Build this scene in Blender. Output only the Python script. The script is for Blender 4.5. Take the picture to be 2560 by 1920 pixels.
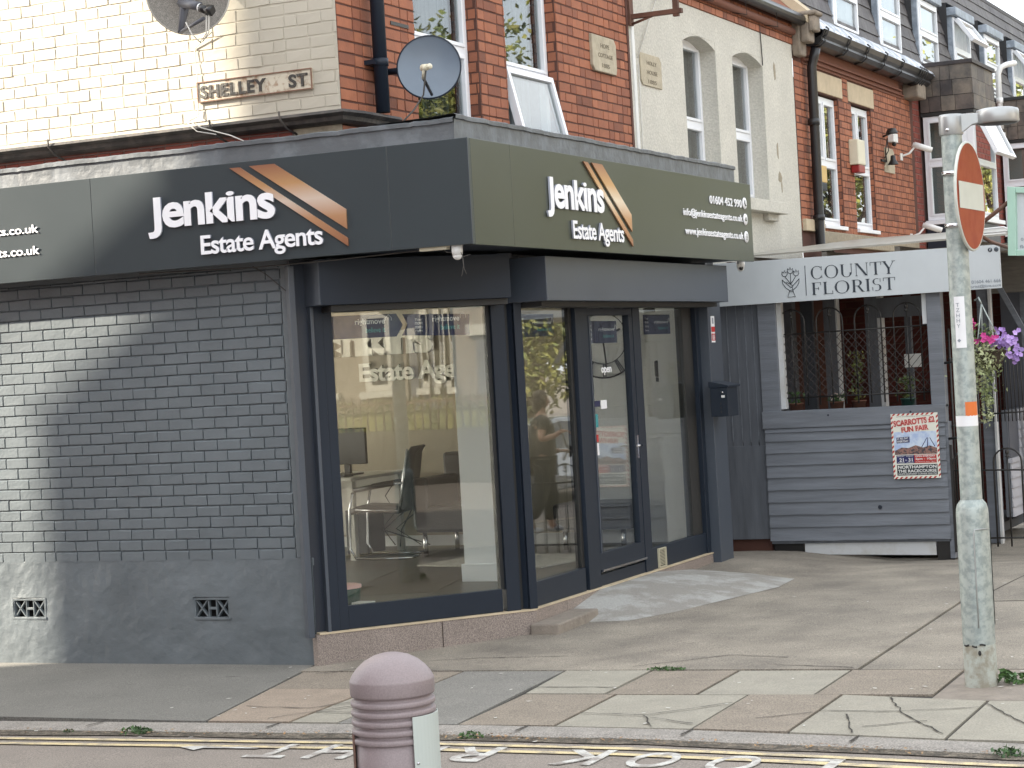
import bpy, bmesh, math, random
from mathutils import Vector, Matrix, noise
R = math.radians
random.seed(7)
for o in list(bpy.data.objects): bpy.data.objects.remove(o)
S = bpy.context.scene
COL = S.collection
SURV = [1.0]            # kiosk group is enlarged about the camera's eye point, which moves it farther back
def sv(p): k = SURV[0]; return (p[0]*k, p[1]*k, p[2]*k-(k-1)*1.92)
# ------------------------------------------------------------------ camera, sky, sun, exposure
YAW, PIT, ROL, EYE = R(25.15), R(.57), R(-3.27), 1.92
cam = bpy.data.cameras.new('camera'); co = bpy.data.objects.new('camera', cam); COL.objects.link(co)
cam.sensor_fit = 'HORIZONTAL'; cam.sensor_width = 36.0; cam.lens = 36.0*5200/2560
cam.clip_start = .05; cam.clip_end = 2000
cy, sy = math.cos(YAW), math.sin(YAW); cp, sp = math.cos(PIT), math.sin(PIT); cr, sr = math.cos(ROL), math.sin(ROL)
Mw = Matrix(((cy, sy, 0), (0, 0, -1), (-sy, cy, 0)))
Pm = Matrix(((1, 0, 0), (0, cp, -sp), (0, sp, cp)))
Qm = Matrix(((cr, -sr, 0), (sr, cr, 0), (0, 0, 1)))
A = Qm @ Pm @ Mw                      # world -> (right, down, forward)
right, down, fwd = Vector(A[0]), Vector(A[1]), Vector(A[2])
rot = Matrix((right, -down, -fwd)).transposed()
co.matrix_world = Matrix.Translation((0, 0, EYE)) @ rot.to_4x4()
S.camera = co
SUN_D = Vector((.52, .263, -.29)).normalized()        # direction the light travels
wd = bpy.data.worlds.new("World"); S.world = wd; wd.use_nodes = True
nt = wd.node_tree; nt.nodes.clear()
sky = nt.nodes.new('ShaderNodeTexSky'); sky.sky_type = 'NISHITA'; sky.sun_disc = False
sky.sun_elevation = math.asin(-SUN_D.z)
sky.sun_rotation = math.atan2(-SUN_D.x, -SUN_D.y)
sky.air_density = 1.0; sky.dust_density = 2.5; sky.ozone_density = 1.0
hs = nt.nodes.new('ShaderNodeHueSaturation'); hs.inputs['Saturation'].default_value = .5
tc = nt.nodes.new('ShaderNodeTexCoord'); nz = nt.nodes.new('ShaderNodeTexNoise'); nz.inputs['Scale'].default_value = 3.0
nz.inputs['Detail'].default_value = 6
mp = nt.nodes.new('ShaderNodeMapping'); mp.inputs['Scale'].default_value = (1, 1, 2.6)
rp = nt.nodes.new('ShaderNodeValToRGB'); rp.color_ramp.elements[0].position = .34; rp.color_ramp.elements[1].position = .56
mx = nt.nodes.new('ShaderNodeMixRGB'); mx.inputs[2].default_value = (6.3, 6.55, 6.75, 1)
bg = nt.nodes.new('ShaderNodeBackground'); bg.inputs[1].default_value = .10
ow = nt.nodes.new('ShaderNodeOutputWorld')
L = nt.links.new
L(sky.outputs[0], hs.inputs['Color']); L(tc.outputs['Generated'], mp.inputs[0]); L(mp.outputs[0], nz.inputs['Vector'])
L(nz.outputs[0], rp.inputs[0]); L(rp.outputs[0], mx.inputs[0]); L(hs.outputs[0], mx.inputs[1]); L(mx.outputs[0], bg.inputs[0]); L(bg.outputs[0], ow.inputs[0])
sl = bpy.data.lights.new('sun', 'SUN'); sl.energy = 4.0; sl.angle = R(.53); sl.color = (1, .9, .74)
so = bpy.data.objects.new('sun', sl); COL.objects.link(so); so.rotation_euler = (-SUN_D).to_track_quat('Z', 'Y').to_euler(); so.location = (-30, -10, 30)
S.render.engine = 'CYCLES'
S.view_settings.view_transform = 'Standard'; S.view_settings.look = 'None'; S.view_settings.gamma = 1
S.view_settings.exposure = 2.1
S.cycles.max_bounces = 10; S.cycles.transparent_max_bounces = 16; S.cycles.glossy_bounces = 5
# ------------------------------------------------------------------ materials
MATS = {}
def mat(name, col, rough=.6, metal=0., var=.12, scale=6., bump=0., bscale=60., col2=None, c2pos=(.45, .6), spec=.5, tone=0., stretch=(1, 1, 1), coat=0., speck=None, trans=0.):
    m = bpy.data.materials.new(name); m.use_nodes = True; MATS[name] = m
    n = m.node_tree.nodes; l = m.node_tree.links.new
    b = n['Principled BSDF']; b.inputs['Roughness'].default_value = rough; b.inputs['Metallic'].default_value = metal
    b.inputs['Specular IOR Level'].default_value = spec
    if coat: b.inputs['Coat Weight'].default_value = coat; b.inputs['Coat Roughness'].default_value = .1
    g = n.new('ShaderNodeTexCoord'); mpp = n.new('ShaderNodeMapping'); mpp.inputs['Scale'].default_value = stretch; l(g.outputs['Object'], mpp.inputs[0])
    a = n.new('ShaderNodeTexNoise'); a.inputs['Scale'].default_value = scale; a.inputs['Detail'].default_value = 8; a.inputs['Roughness'].default_value = .6
    l(mpp.outputs[0], a.inputs['Vector'])
    c1 = tuple(col)+(1,); k = (tuple(col2) if col2 else tuple(x*(1-var*1.6) for x in col))+(1,)
    r = n.new('ShaderNodeValToRGB')
    if col2: r.color_ramp.elements[0].position, r.color_ramp.elements[1].position = c2pos
    else: r.color_ramp.elements[0].position, r.color_ramp.elements[1].position = .3, .7
    r.color_ramp.elements[0].color = k; r.color_ramp.elements[1].color = c1
    l(a.outputs[0], r.inputs[0]); out = r.outputs[0]
    if speck:
        v = n.new('ShaderNodeTexNoise'); v.inputs['Scale'].default_value = speck[0]; v.inputs['Detail'].default_value = 3; l(g.outputs['Object'], v.inputs['Vector'])
        r2 = n.new('ShaderNodeValToRGB'); r2.color_ramp.elements[0].position = .38; r2.color_ramp.elements[1].position = .62
        lo, hi = 1-speck[1], 1+speck[1]; r2.color_ramp.elements[0].color = (lo, lo, lo, 1); r2.color_ramp.elements[1].color = (hi, hi, hi, 1)
        l(v.outputs[0], r2.inputs[0]); mm = n.new('ShaderNodeMixRGB'); mm.blend_type = 'MULTIPLY'; mm.inputs[0].default_value = 1
        l(out, mm.inputs[1]); l(r2.outputs[0], mm.inputs[2]); out = mm.outputs[0]
    if tone:
        at = n.new('ShaderNodeAttribute'); at.attribute_name = 'tone'
        r3 = n.new('ShaderNodeValToRGB'); e = r3.color_ramp.elements
        e[0].position = 0; e[0].color = (1-tone*1.5, 1-tone*1.6, 1-tone*1.5, 1); e[1].position = 1; e[1].color = (1+tone, 1+tone*.9, 1+tone*.6, 1)
        q = r3.color_ramp.elements.new(.12); q.color = (1-tone*.4, 1-tone*.6, 1-tone*.6, 1)
        l(at.outputs['Fac'], r3.inputs[0]); mm = n.new('ShaderNodeMixRGB'); mm.blend_type = 'MULTIPLY'; mm.inputs[0].default_value = 1
        l(out, mm.inputs[1]); l(r3.outputs[0], mm.inputs[2]); out = mm.outputs[0]
    l(out, b.inputs['Base Color'])
    if bump:
        t = n.new('ShaderNodeTexNoise'); t.inputs['Scale'].default_value = bscale; t.inputs['Detail'].default_value = 5; l(mpp.outputs[0], t.inputs['Vector'])
        bp = n.new('ShaderNodeBump'); bp.inputs['Strength'].default_value = min(1, bump*10); bp.inputs['Distance'].default_value = .004+bump*.02
        l(t.outputs[0], bp.inputs['Height']); l(bp.outputs[0], b.inputs['Normal'])
    if rough > .2 and not metal:
        mr = n.new('ShaderNodeMapRange'); mr.inputs[3].default_value = rough*.85; mr.inputs[4].default_value = min(1, rough*1.15); l(a.outputs[0], mr.inputs[0]); l(mr.outputs[0], b.inputs['Roughness'])
    return m
def glass(name, tint=(.93, .96, .95), refl=1.6, rough=0.0):
    m = bpy.data.materials.new(name); m.use_nodes = True; MATS[name] = m
    n = m.node_tree.nodes; l = m.node_tree.links.new; n.clear()
    o = n.new('ShaderNodeOutputMaterial'); mx = n.new('ShaderNodeMixShader'); t = n.new('ShaderNodeBsdfTransparent'); t.inputs[0].default_value = tint+(1,)
    g = n.new('ShaderNodeBsdfGlossy'); g.inputs['Roughness'].default_value = rough; ge = n.new('ShaderNodeNewGeometry'); dt = n.new('ShaderNodeVectorMath'); dt.operation = 'DOT_PRODUCT'; l(ge.outputs['Incoming'], dt.inputs[0]); l(ge.outputs['Normal'], dt.inputs[1])
    def mth(op, a, b=None):       # Schlick reflectance, the same on both faces of the pane
        q = n.new('ShaderNodeMath'); q.operation = op
        for i, x in enumerate((a, b)):
            if x is None: continue
            if isinstance(x, (int, float)): q.inputs[i].default_value = x
            else: l(x, q.inputs[i])
        return q
    ab = mth('ABSOLUTE', dt.outputs['Value']); iv = mth('SUBTRACT', 1.0, ab.outputs[0]); pw = mth('POWER', iv.outputs[0], 5.0); f = mth('MULTIPLY_ADD', pw.outputs[0], .96); f.inputs[2].default_value = .04
    mu = n.new('ShaderNodeMath'); mu.operation = 'MULTIPLY'; mu.inputs[1].default_value = refl; mu.use_clamp = True
    tn = n.new('ShaderNodeTexCoord'); no = n.new('ShaderNodeTexNoise'); no.inputs['Scale'].default_value = 2.2; no.inputs['Detail'].default_value = 1
    bp = n.new('ShaderNodeBump'); bp.inputs['Strength'].default_value = .05; bp.inputs['Distance'].default_value = .006
    l(tn.outputs['Object'], no.inputs['Vector']); l(no.outputs[0], bp.inputs['Height']); l(bp.outputs[0], g.inputs['Normal'])
    l(f.outputs[0], mu.inputs[0]); l(mu.outputs[0], mx.inputs[0]); l(t.outputs[0], mx.inputs[1]); l(g.outputs[0], mx.inputs[2]); l(mx.outputs[0], o.inputs[0])
    return m
def leafmat(name, c1, c2):
    m = mat(name, c1, .55, col2=c2, scale=3, c2pos=(.4, .6), var=.3, tone=.35); return m
mat('grey_paint', (.150, .173, .188), .34, var=.10, scale=3, bump=.05, bscale=45, spec=.5)
mat('grey_mortar', (.07, .078, .086), .55, bump=.06, bscale=90)
mat('grey_render', (.150, .173, .188), .40, var=.16, scale=2.5, bump=.14, bscale=18, spec=.5)
mat('cream_paint', (.465, .43, .355), .55, var=.05, scale=3, bump=.04, bscale=30)
mat('red_brick', (.31, .118, .066), .8, var=.14, scale=12, bump=.05, bscale=70, tone=.28)
mat('red_brick_dark', (.235, .06, .045), .8, var=.14, scale=12, bump=.05, bscale=70, tone=.2)
mat('mortar_dark', (.10, .042, .03), .9, bump=.05)
mat('mortar_grey', (.21, .13, .115), .9, bump=.05)
mat('white_render', (.56, .54, .48), .8, var=.1, scale=2.0, bump=.1, bscale=55, speck=(45, .09))
mat('bare_render', (.36, .31, .23), .9, var=.2, scale=20, bump=.1)
mat('cream_stone', (.56, .46, .32), .8, var=.14, scale=8, bump=.05, bscale=50)
mat('plaque_stone', (.50, .44, .33), .85, var=.2, scale=9, bump=.08, bscale=40)
mat('letter_dark', (.20, .17, .12), .85)
mat('old_stone', (.30, .25, .20), .9, var=.3, scale=10, bump=.1, bscale=30)
mat('upvc', (.80, .82, .86), .3, var=.03, scale=5)
mat('white_plastic', (.74, .74, .73), .35, var=.05)
mat('cream_plastic', (.68, .64, .50), .4, var=.05)
mat('black_plastic', (.018, .018, .02), .35, var=.1)
mat('rubber', (.02, .02, .02), .6)
mat('black_iron', (.02, .018, .017), .45, var=.2, bump=.03)
mat('old_iron', (.065, .055, .048), .6, col2=(.03, .026, .024), scale=9, bump=.08, bscale=30)
mat('rusty_iron', (.16, .075, .05), .8, var=.3, bump=.06)
mat('anthracite', (.014, .021, .034), .45, var=.08, scale=2, spec=.28)
mat('anthracite_light', (.058, .070, .090), .36, var=.08, scale=2, spec=.5)
mat('recess_blue', (.014, .020, .034), .45, var=.1)
mat('fascia_panel', (.043, .055, .061), .30, var=.04, scale=1.2, spec=.5)
mat('fascia_reflect_tint', (.056, .064, .050), .30, var=.04, scale=1.2, spec=.5)  # greenish reflection on the street-side panel is painted into this base colour
mat('lead', (.15, .165, .18), .5, var=.2, scale=5, bump=.16, bscale=14, col2=(.11, .12, .13))
mat('lead_painted_sunlit', (.72, .75, .80), .45, var=.2, scale=6, bump=.2, bscale=12, col2=(.3, .33, .38))  # pale base colour paints a sunlit look into the valley lead
mat('lead_blue', (.33, .38, .45), .5, var=.2, scale=7, bump=.06, bscale=30, col2=(.22, .26, .31))
mat('white_vinyl', (.86, .86, .89), .4, var=.02)
mat('letter_edge', (.35, .36, .42), .5)
mat('slate', (.10, .095, .10), .6, var=.3, scale=7, bump=.08, bscale=30, col2=(.06, .055, .058), tone=.3)
mat('slate_brown', (.135, .115, .10), .6, var=.3, scale=5, bump=.08, bscale=30, col2=(.05, .046, .046), c2pos=(.35, .65), tone=.4)
mat('clay_tile', (.42, .15, .07), .8, var=.2, scale=7, tone=.3, bump=.05)
mat('granite', (.26, .215, .19), .55, var=.1, scale=4, speck=(160, .38), bump=.02)
mat('sandstone', (.28, .24, .20), .85, var=.2, scale=10, bump=.1, bscale=60)
mat('concrete', (.36, .355, .335), .85, var=.22, scale=4, bump=.08, bscale=25, speck=(90, .1), col2=(.265, .25, .225))
mat('tarmac_brown', (.30, .265, .215), .9, var=.12, scale=1.6, speck=(120, .30), bump=.06, bscale=110, col2=(.165, .145, .12), c2pos=(.32, .68))
mat('tarmac_grey', (.185, .178, .16), .9, var=.14, scale=2, speck=(130, .26), bump=.05, bscale=120)
mat('slab_light', (.315, .292, .24), .85, var=.12, scale=5, speck=(110, .14), bump=.05, bscale=80)
mat('slab_pink', (.31, .25, .195), .85, var=.12, scale=5, speck=(120, .2), bump=.05, bscale=80)
mat('slab_brown', (.26, .22, .175), .85, var=.14, scale=5, speck=(120, .3), bump=.06, bscale=90)
mat('slab_grey', (.21, .20, .18), .88, var=.12, scale=4, speck=(120, .25), bump=.05, bscale=90)
mat('kerb_stone', (.31, .285, .255), .85, var=.2, scale=8, speck=(110, .26), bump=.09, bscale=50)
mat('joint_dirt', (.055, .048, .04), .95, var=.3, scale=20, bump=.08)
mat('gutter_dirt', (.15, .125, .095), .95, scale=14, speck=(80, .5), bump=.12, bscale=60, col2=(.07, .058, .043))
mat('road', (.255, .22, .19), .88, var=.14, scale=1.3, speck=(140, .32), bump=.05, bscale=130)
mat('road_dark', (.12, .115, .11), .88, var=.2, scale=2, speck=(140, .32), bump=.05, bscale=130)
mat('yellow_line', (.60, .49, .28), .75, scale=9, col2=(.33, .28, .21), c2pos=(.36, .54), speck=(120, .15), bump=.03)
mat('white_line', (.52, .51, .475), .75, scale=11, col2=(.29, .26, .235), c2pos=(.42, .56), speck=(120, .12), bump=.03)
mat('galvanised', (.40, .44, .42), .50, metal=.35, scale=26, col2=(.27, .31, .30), c2pos=(.40, .58), bump=.01)
mat('lamp_grey', (.42, .43, .43), .35, metal=.5, var=.08)
mat('dirty_base', (.26, .24, .19), .85, scale=14, col2=(.38, .40, .36), c2pos=(.45, .62), bump=.06)
mat('sign_red', (.26, .026, .010), .32, var=.14, scale=9, spec=.12, col2=(.30, .045, .018))
mat('sign_white', (.58, .60, .55), .35, var=.08, scale=8)
mat('orange_sticker', (.72, .17, .03), .5); mat('sticker_white', (.76, .76, .78), .4, var=.05)
mat('bollard_pink', (.26, .212, .215), .48, var=.07, scale=7, speck=(190, .07), spec=.45)
mat('scuffed_plate', (.46, .50, .47), .5, var=.06, scale=24, col2=(.13, .13, .12), c2pos=(.27, .31))
mat('board_grey', (.185, .20, .228), .5, var=.22, scale=2.2, stretch=(.6, 1, 7), bump=.05, bscale=18)
mat('board_dark', (.125, .135, .155), .55, var=.2, scale=3, stretch=(5, 5, .6), bump=.05, bscale=14)
mat('board_white', (.46, .46, .50), .6, var=.15, scale=3, bump=.04)
mat('dirty_white', (.55, .56, .57), .6, var=.1, scale=4, col2=(.44, .43, .40), c2pos=(.3, .5))
mat('sign_panel', (.55, .585, .605), .35, var=.03)
mat('sign_ink', (.035, .045, .06), .5); mat('ink_grey', (.25, .28, .32), .5)
mat('mint', (.40, .60, .50), .4, var=.05)
mat('mesh_black', (.05, .04, .038), .6); mat('copper_thin', (.35, .2, .12), .4)
mat('polycarb', (.40, .38, .33), .4, var=.2, scale=3)
mat('weather_wood', (.20, .18, .155), .8, var=.25, scale=6, stretch=(1, 6, 6), bump=.05)
mat('dish_blue', (.15, .19, .24), .34, var=.1, scale=3, spec=.5); mat('dish_mesh', (.30, .28, .25), .55, var=.2, scale=40, speck=(300, .5))
mat('plum_grey', (.10, .105, .125), .5); mat('cable', (.62, .60, .55), .5); mat('cable_dark', (.06, .055, .05), .6)
mat('interior_wall', (.40, .35, .27), .8, var=.03); mat('interior_white', (.86, .87, .88), .6, var=.02)
mat('interior_floor', (.085, .066, .05), .35, var=.25, scale=2, stretch=(8, 1, 1)); mat('ceiling', (.7, .7, .68), .8)
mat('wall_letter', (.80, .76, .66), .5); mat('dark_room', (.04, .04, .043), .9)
mat('curtain', (.24, .25, .27), .9, var=.5, scale=5, stretch=(9, 9, .3)); mat('blind_white', (.75, .75, .77), .7, var=.06)
mat('leather', (.012, .012, .013), .4, bump=.05); mat('mesh_fabric', (.035, .032, .03), .75, speck=(200, .3))
mat('chrome', (.62, .62, .64), .16, metal=1., var=.05); mat('desk_white', (.62, .60, .55), .4); mat('rug', (.42, .40, .36), .95, speck=(90, .2))
mat('screen', (.012, .012, .014), .15); mat('green_tin', (.03, .09, .07), .4)
mat('sticker_navy', (.012, .018, .075), .35); mat('vinyl_text', (.85, .86, .88), .5); mat('vinyl_teal', (.10, .42, .42), .5); mat('sticker_teal', (.04, .28, .30), .4); mat('sticker_red', (.50, .03, .03), .4)
mat('vent_cream', (.5, .46, .34), .5); mat('vent_dark', (.006, .006, .006), .9)
mat('alarm_red', (.30, .02, .02), .35); mat('alarm_yellow', (.62, .42, .15), .5)
mat('poster_cream', (.78, .77, .68), .4, var=.03); mat('poster_red', (.45, .03, .025), .4, var=.05); mat('poster_pink', (.80, .46, .42), .4)
mat('poster_sky', (.40, .50, .72), .4, scale=14, col2=(.60, .68, .80)); mat('poster_navy', (.02, .025, .12), .4); mat('poster_black', (.02, .03, .035), .4)
mat('poster_crowd', (.30, .16, .13), .4, scale=45, col2=(.05, .05, .06), c2pos=(.42, .56)); mat('poster_white', (.8, .8, .78), .4)
mat('skin', (.50, .28, .19), .5, var=.05); mat('hair', (.045, .022, .014), .5, var=.3, scale=30); mat('black_cloth', (.03, .03, .032), .9, bump=.05); mat('grey_cloth', (.18, .19, .22), .9, bump=.05); mat('shoe', (.55, .55, .55), .6)
mat('car_paint', (.42, .44, .46), .22, metal=.5, coat=.8, var=.02); mat('trim_black', (.02, .02, .022), .4)
mat('headlamp', (.75, .77, .8), .1, metal=.6)
mat('bark', (.10, .075, .055), .95, var=.35, scale=12, stretch=(2, 2, .5), bump=.15)
mat('terracotta', (.16, .07, .045), .8); mat('door_green', (.05, .09, .07), .35)
leafmat('leaf', (.085, .125, .03), (.045, .075, .018)); leafmat('leaf_yellow', (.20, .20, .045), (.08, .11, .03))
leafmat('ivy', (.20, .26, .11), (.36, .40, .24)); leafmat('weed', (.06, .13, .035), (.04, .09, .03)); leafmat('dry_leaf', (.30, .17, .07), (.22, .15, .08))
leafmat('petal_violet', (.40, .28, .62), (.30, .18, .52)); leafmat('petal_magenta', (.55, .05, .24), (.42, .03, .22)); leafmat('petal_pale', (.72, .50, .48), (.70, .58, .50))
mat('litter', (.62, .60, .55), .8)
m = bpy.data.materials.new('daylight_diffuser'); m.use_nodes = True; MATS['daylight_diffuser'] = m  # translucent sheet for the added panes, spreads sunlight through the office
n_ = m.node_tree.nodes; n_.clear(); o_ = n_.new('ShaderNodeOutputMaterial'); t_ = n_.new('ShaderNodeBsdfTranslucent'); t_.inputs[0].default_value = (.92, .93, .92, 1); m.node_tree.links.new(t_.outputs[0], o_.inputs[0])
glass('shop_glass', tint=(.95, .97, .96), refl=1.8); glass('house_glass', tint=(.7, .74, .74), refl=1.8); glass('car_glass', tint=(.1, .12, .12), refl=1.8)
def m_copper():
    m = mat('copper_sheen', (.45, .22, .12), .35, metal=.55, var=.0); n = m.node_tree.nodes; l = m.node_tree.links.new
    g = n.new('ShaderNodeTexCoord'); s = n.new('ShaderNodeSeparateXYZ'); l(g.outputs['Object'], s.inputs[0])
    r = n.new('ShaderNodeMapRange'); r.inputs[1].default_value = 2.72; r.inputs[2].default_value = 3.31; l(s.outputs[2], r.inputs[0])
    c = n.new('ShaderNodeValToRGB'); e = c.color_ramp.elements      # printed metallic sweep on the vinyl
    e[0].color = (.36, .16, .09, 1); e[1].color = (.36, .17, .11, 1)
    for p, k in ((.35, (.62, .36, .20, 1)), (.56, (.86, .74, .62, 1)), (.75, (.66, .40, .20, 1))):
        q = e.new(p); q.color = k
    l(r.outputs[0], c.inputs[0]); l(c.outputs[0], n['Principled BSDF'].inputs['Base Color'])
m_copper()
# ------------------------------------------------------------------ mesh helpers
class Fr:                                   # wall frame: u along the wall, n out of it, z up
    def __init__(s, ox=0, oy=0, deg=0):
        a = R(deg); s.o = Vector((ox, oy, 0)); s.u = Vector((math.cos(a), math.sin(a), 0)); s.n = Vector((math.sin(a), -math.cos(a), 0))
    def p(s, u, n, z): return s.o + s.u*u + s.n*n + Vector((0, 0, z))
W0 = Fr(0, 0, 0); W0.n = Vector((0, 1, 0))  # plain world axes
def FY(x): return Fr(x, 0, 90)              # wall facing +x, u = world y
def FX(y): return Fr(0, y, 0)               # wall facing -y, u = world x
class MB:
    def __init__(s, fr=None): s.v = []; s.f = []; s.mi = []; s.t = []; s.fr = fr or W0; s.sm = []
    def add(s, vs, fs, mi=0, t=.5, smooth=False, raw=False):
        b = len(s.v); s.v += [tuple(v) if raw else tuple(s.fr.p(*v)) for v in vs]
        for f in fs: s.f.append(tuple(b+i for i in f)); s.mi.append(mi); s.t.append(t); s.sm.append(smooth)
        return s
    def box(s, u0, u1, n0, n1, z0, z1, mi=0, t=.5):
        v = [(u, n, z) for z in (z0, z1) for n in (n0, n1) for u in (u0, u1)]
        return s.add(v, [(0, 1, 3, 2), (4, 6, 7, 5), (0, 4, 5, 1), (2, 3, 7, 6), (0, 2, 6, 4), (1, 5, 7, 3)], mi, t)
    def quad(s, a, b, c, d, mi=0, t=.5): return s.add([a, b, c, d], [(0, 1, 2, 3)], mi, t)
    def poly(s, pts, n0, n1, mi=0):         # polygon in the (u,z) plane given thickness
        k = len(pts); v = [(u, n0, z) for u, z in pts]+[(u, n1, z) for u, z in pts]
        return s.add(v, [tuple(range(k)), tuple(range(2*k-1, k-1, -1))]+[(i, (i+1) % k, (i+1) % k+k, i+k) for i in range(k)], mi)
    def slab(s, pts, z0, z1, mi=0, zf=None): # polygon in plan
        k = len(pts); f = zf or (lambda x, y: 0)
        v = [(x, y, f(x, y)+z0) for x, y in pts]+[(x, y, f(x, y)+z1) for x, y in pts]
        return s.add(v, [tuple(range(k)), tuple(range(2*k-1, k-1, -1))]+[(i, (i+1) % k, (i+1) % k+k, i+k) for i in range(k)], mi)
    def tube(s, pts, r, seg=8, mi=0, cap=True, raw=False, smooth=True):
        P = [Vector(p) if raw else s.fr.p(*p) for p in pts]; k = len(P); rr = r if isinstance(r, (list, tuple)) else [r]*k
        vs = []; ref = None
        for i, p in enumerate(P):
            d = (P[min(i+1, k-1)]-P[max(i-1, 0)]).normalized()
            if ref is None or abs(ref.dot(d)) > .95: ref = Vector((0, 0, 1)) if abs(d.z) < .9 else Vector((1, 0, 0))
            a = d.cross(ref).normalized(); b = d.cross(a).normalized(); ref = -(b.cross(d)).cross(d) if False else ref
            for j in range(seg):
                t = 2*math.pi*j/seg; vs.append(p+a*(math.cos(t)*rr[i])+b*(math.sin(t)*rr[i]))
        fs = [(i*seg+j, i*seg+(j+1) % seg, (i+1)*seg+(j+1) % seg, (i+1)*seg+j) for i in range(k-1) for j in range(seg)]
        s.add(vs, fs, mi, smooth=smooth, raw=True)
        if cap: s.add([vs[j] for j in range(seg)], [tuple(range(seg))], mi, raw=True); s.add([vs[(k-1)*seg+j] for j in range(seg)], [tuple(range(seg))], mi, raw=True)
        return s
    def lathe(s, c, prof, seg=32, mi=0, axis=None, smooth=True, a0=0, a1=2*math.pi):
        c = Vector(c); ax = (axis or Vector((0, 0, 1))).normalized(); ref = Vector((1, 0, 0)) if abs(ax.x) < .9 else Vector((0, 1, 0))
        a = ax.cross(ref).normalized(); b = ax.cross(a); full = abs(a1-a0-2*math.pi) < 1e-6; sg = seg if full else seg+1
        vs = [c+ax*h+(a*math.cos(a0+(a1-a0)*j/seg)+b*math.sin(a0+(a1-a0)*j/seg))*r for r, h in prof for j in range(sg)]
        fs = [(i*sg+j, i*sg+(j+1) % sg, (i+1)*sg+(j+1) % sg, (i+1)*sg+j) for i in range(len(prof)-1) for j in range(sg if full else sg-1)]
        return s.add(vs, fs, mi, smooth=smooth, raw=True)
    def blob(s, c, rx, ry=None, rz=None, seg=10, rings=6, mi=0, t=.5):
        ry = ry or rx; rz = rz or rx; c = Vector(c)
        vs = [c+Vector((rx*math.sin(math.pi*i/rings)*math.cos(2*math.pi*j/seg), ry*math.sin(math.pi*i/rings)*math.sin(2*math.pi*j/seg), rz*math.cos(math.pi*i/rings))) for i in range(rings+1) for j in range(seg)]
        fs = [(i*seg+j, i*seg+(j+1) % seg, (i+1)*seg+(j+1) % seg, (i+1)*seg+j) for i in range(rings) for j in range(seg)]
        return s.add(vs, fs, mi, t, smooth=True, raw=True)
    def build(s, name, mats, parent=None, bevel=0, label=None):
        me = bpy.data.meshes.new(name); me.from_pydata([sv(p) for p in s.v], [], s.f)
        mats = mats if isinstance(mats, (list, tuple)) else [mats]
        for m in mats: me.materials.append(MATS[m])
        for i, p in enumerate(me.polygons): p.material_index = s.mi[i]; p.use_smooth = s.sm[i]
        if any(abs(x-.5) > 1e-6 for x in s.t):
            a = me.attributes.new('tone', 'FLOAT', 'FACE'); a.data.foreach_set('value', s.t)
        bm = bmesh.new(); bm.from_mesh(me); bmesh.ops.remove_doubles(bm, verts=bm.verts, dist=1e-6) if len(s.v) < 60000 and any(s.sm) else None
        bmesh.ops.recalc_face_normals(bm, faces=bm.faces); bm.to_mesh(me); bm.free()
        o = bpy.data.objects.new(name, me); COL.objects.link(o)
        if parent: adopt(o, parent)
        if bevel:
            b = o.modifiers.new('bevel', 'BEVEL'); b.width = bevel; b.segments = 2; b.limit_method = 'ANGLE'; b.angle_limit = R(40)
        if label: o['label'] = label
        return o
def adopt(o, parent):
    o.parent = parent
    if parent.type == 'EMPTY': o.matrix_parent_inverse = Matrix.Translation(-parent.location)
def thing(name, loc, label, cat, group=None):
    o = bpy.data.objects.new(name, None); COL.objects.link(o); o.location = sv(loc); o.empty_display_size = .2
    o['label'] = label; o['category'] = cat
    if group: o['group'] = group
    return o
def tag(o, label, cat, group=None):
    o['label'] = label; o['category'] = cat
    if group: o['group'] = group
    return o
def struct(o): o['kind'] = 'structure'; return o
def ground(x, y):
    h = .023*(min(y, 17)-11.863)
    if y > 17: h -= .05*(min(y, 30)-17)
    if y < 9.7: h = .023*(9.7-11.863)-.004*(9.7-y)*0
    h += .015*(max(min(x, 3), -14)+7.1)*(1 if y < 17 else max(0, 1-(y-17)/8))
    sm = lambda t: max(0, min(1, t))**2*(3-2*max(0, min(1, t)))
    return h - .125*sm((x+6.05)/1.3)*sm((y-13.9)/4.2)*(1-sm((y-18.5)/3))
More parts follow.
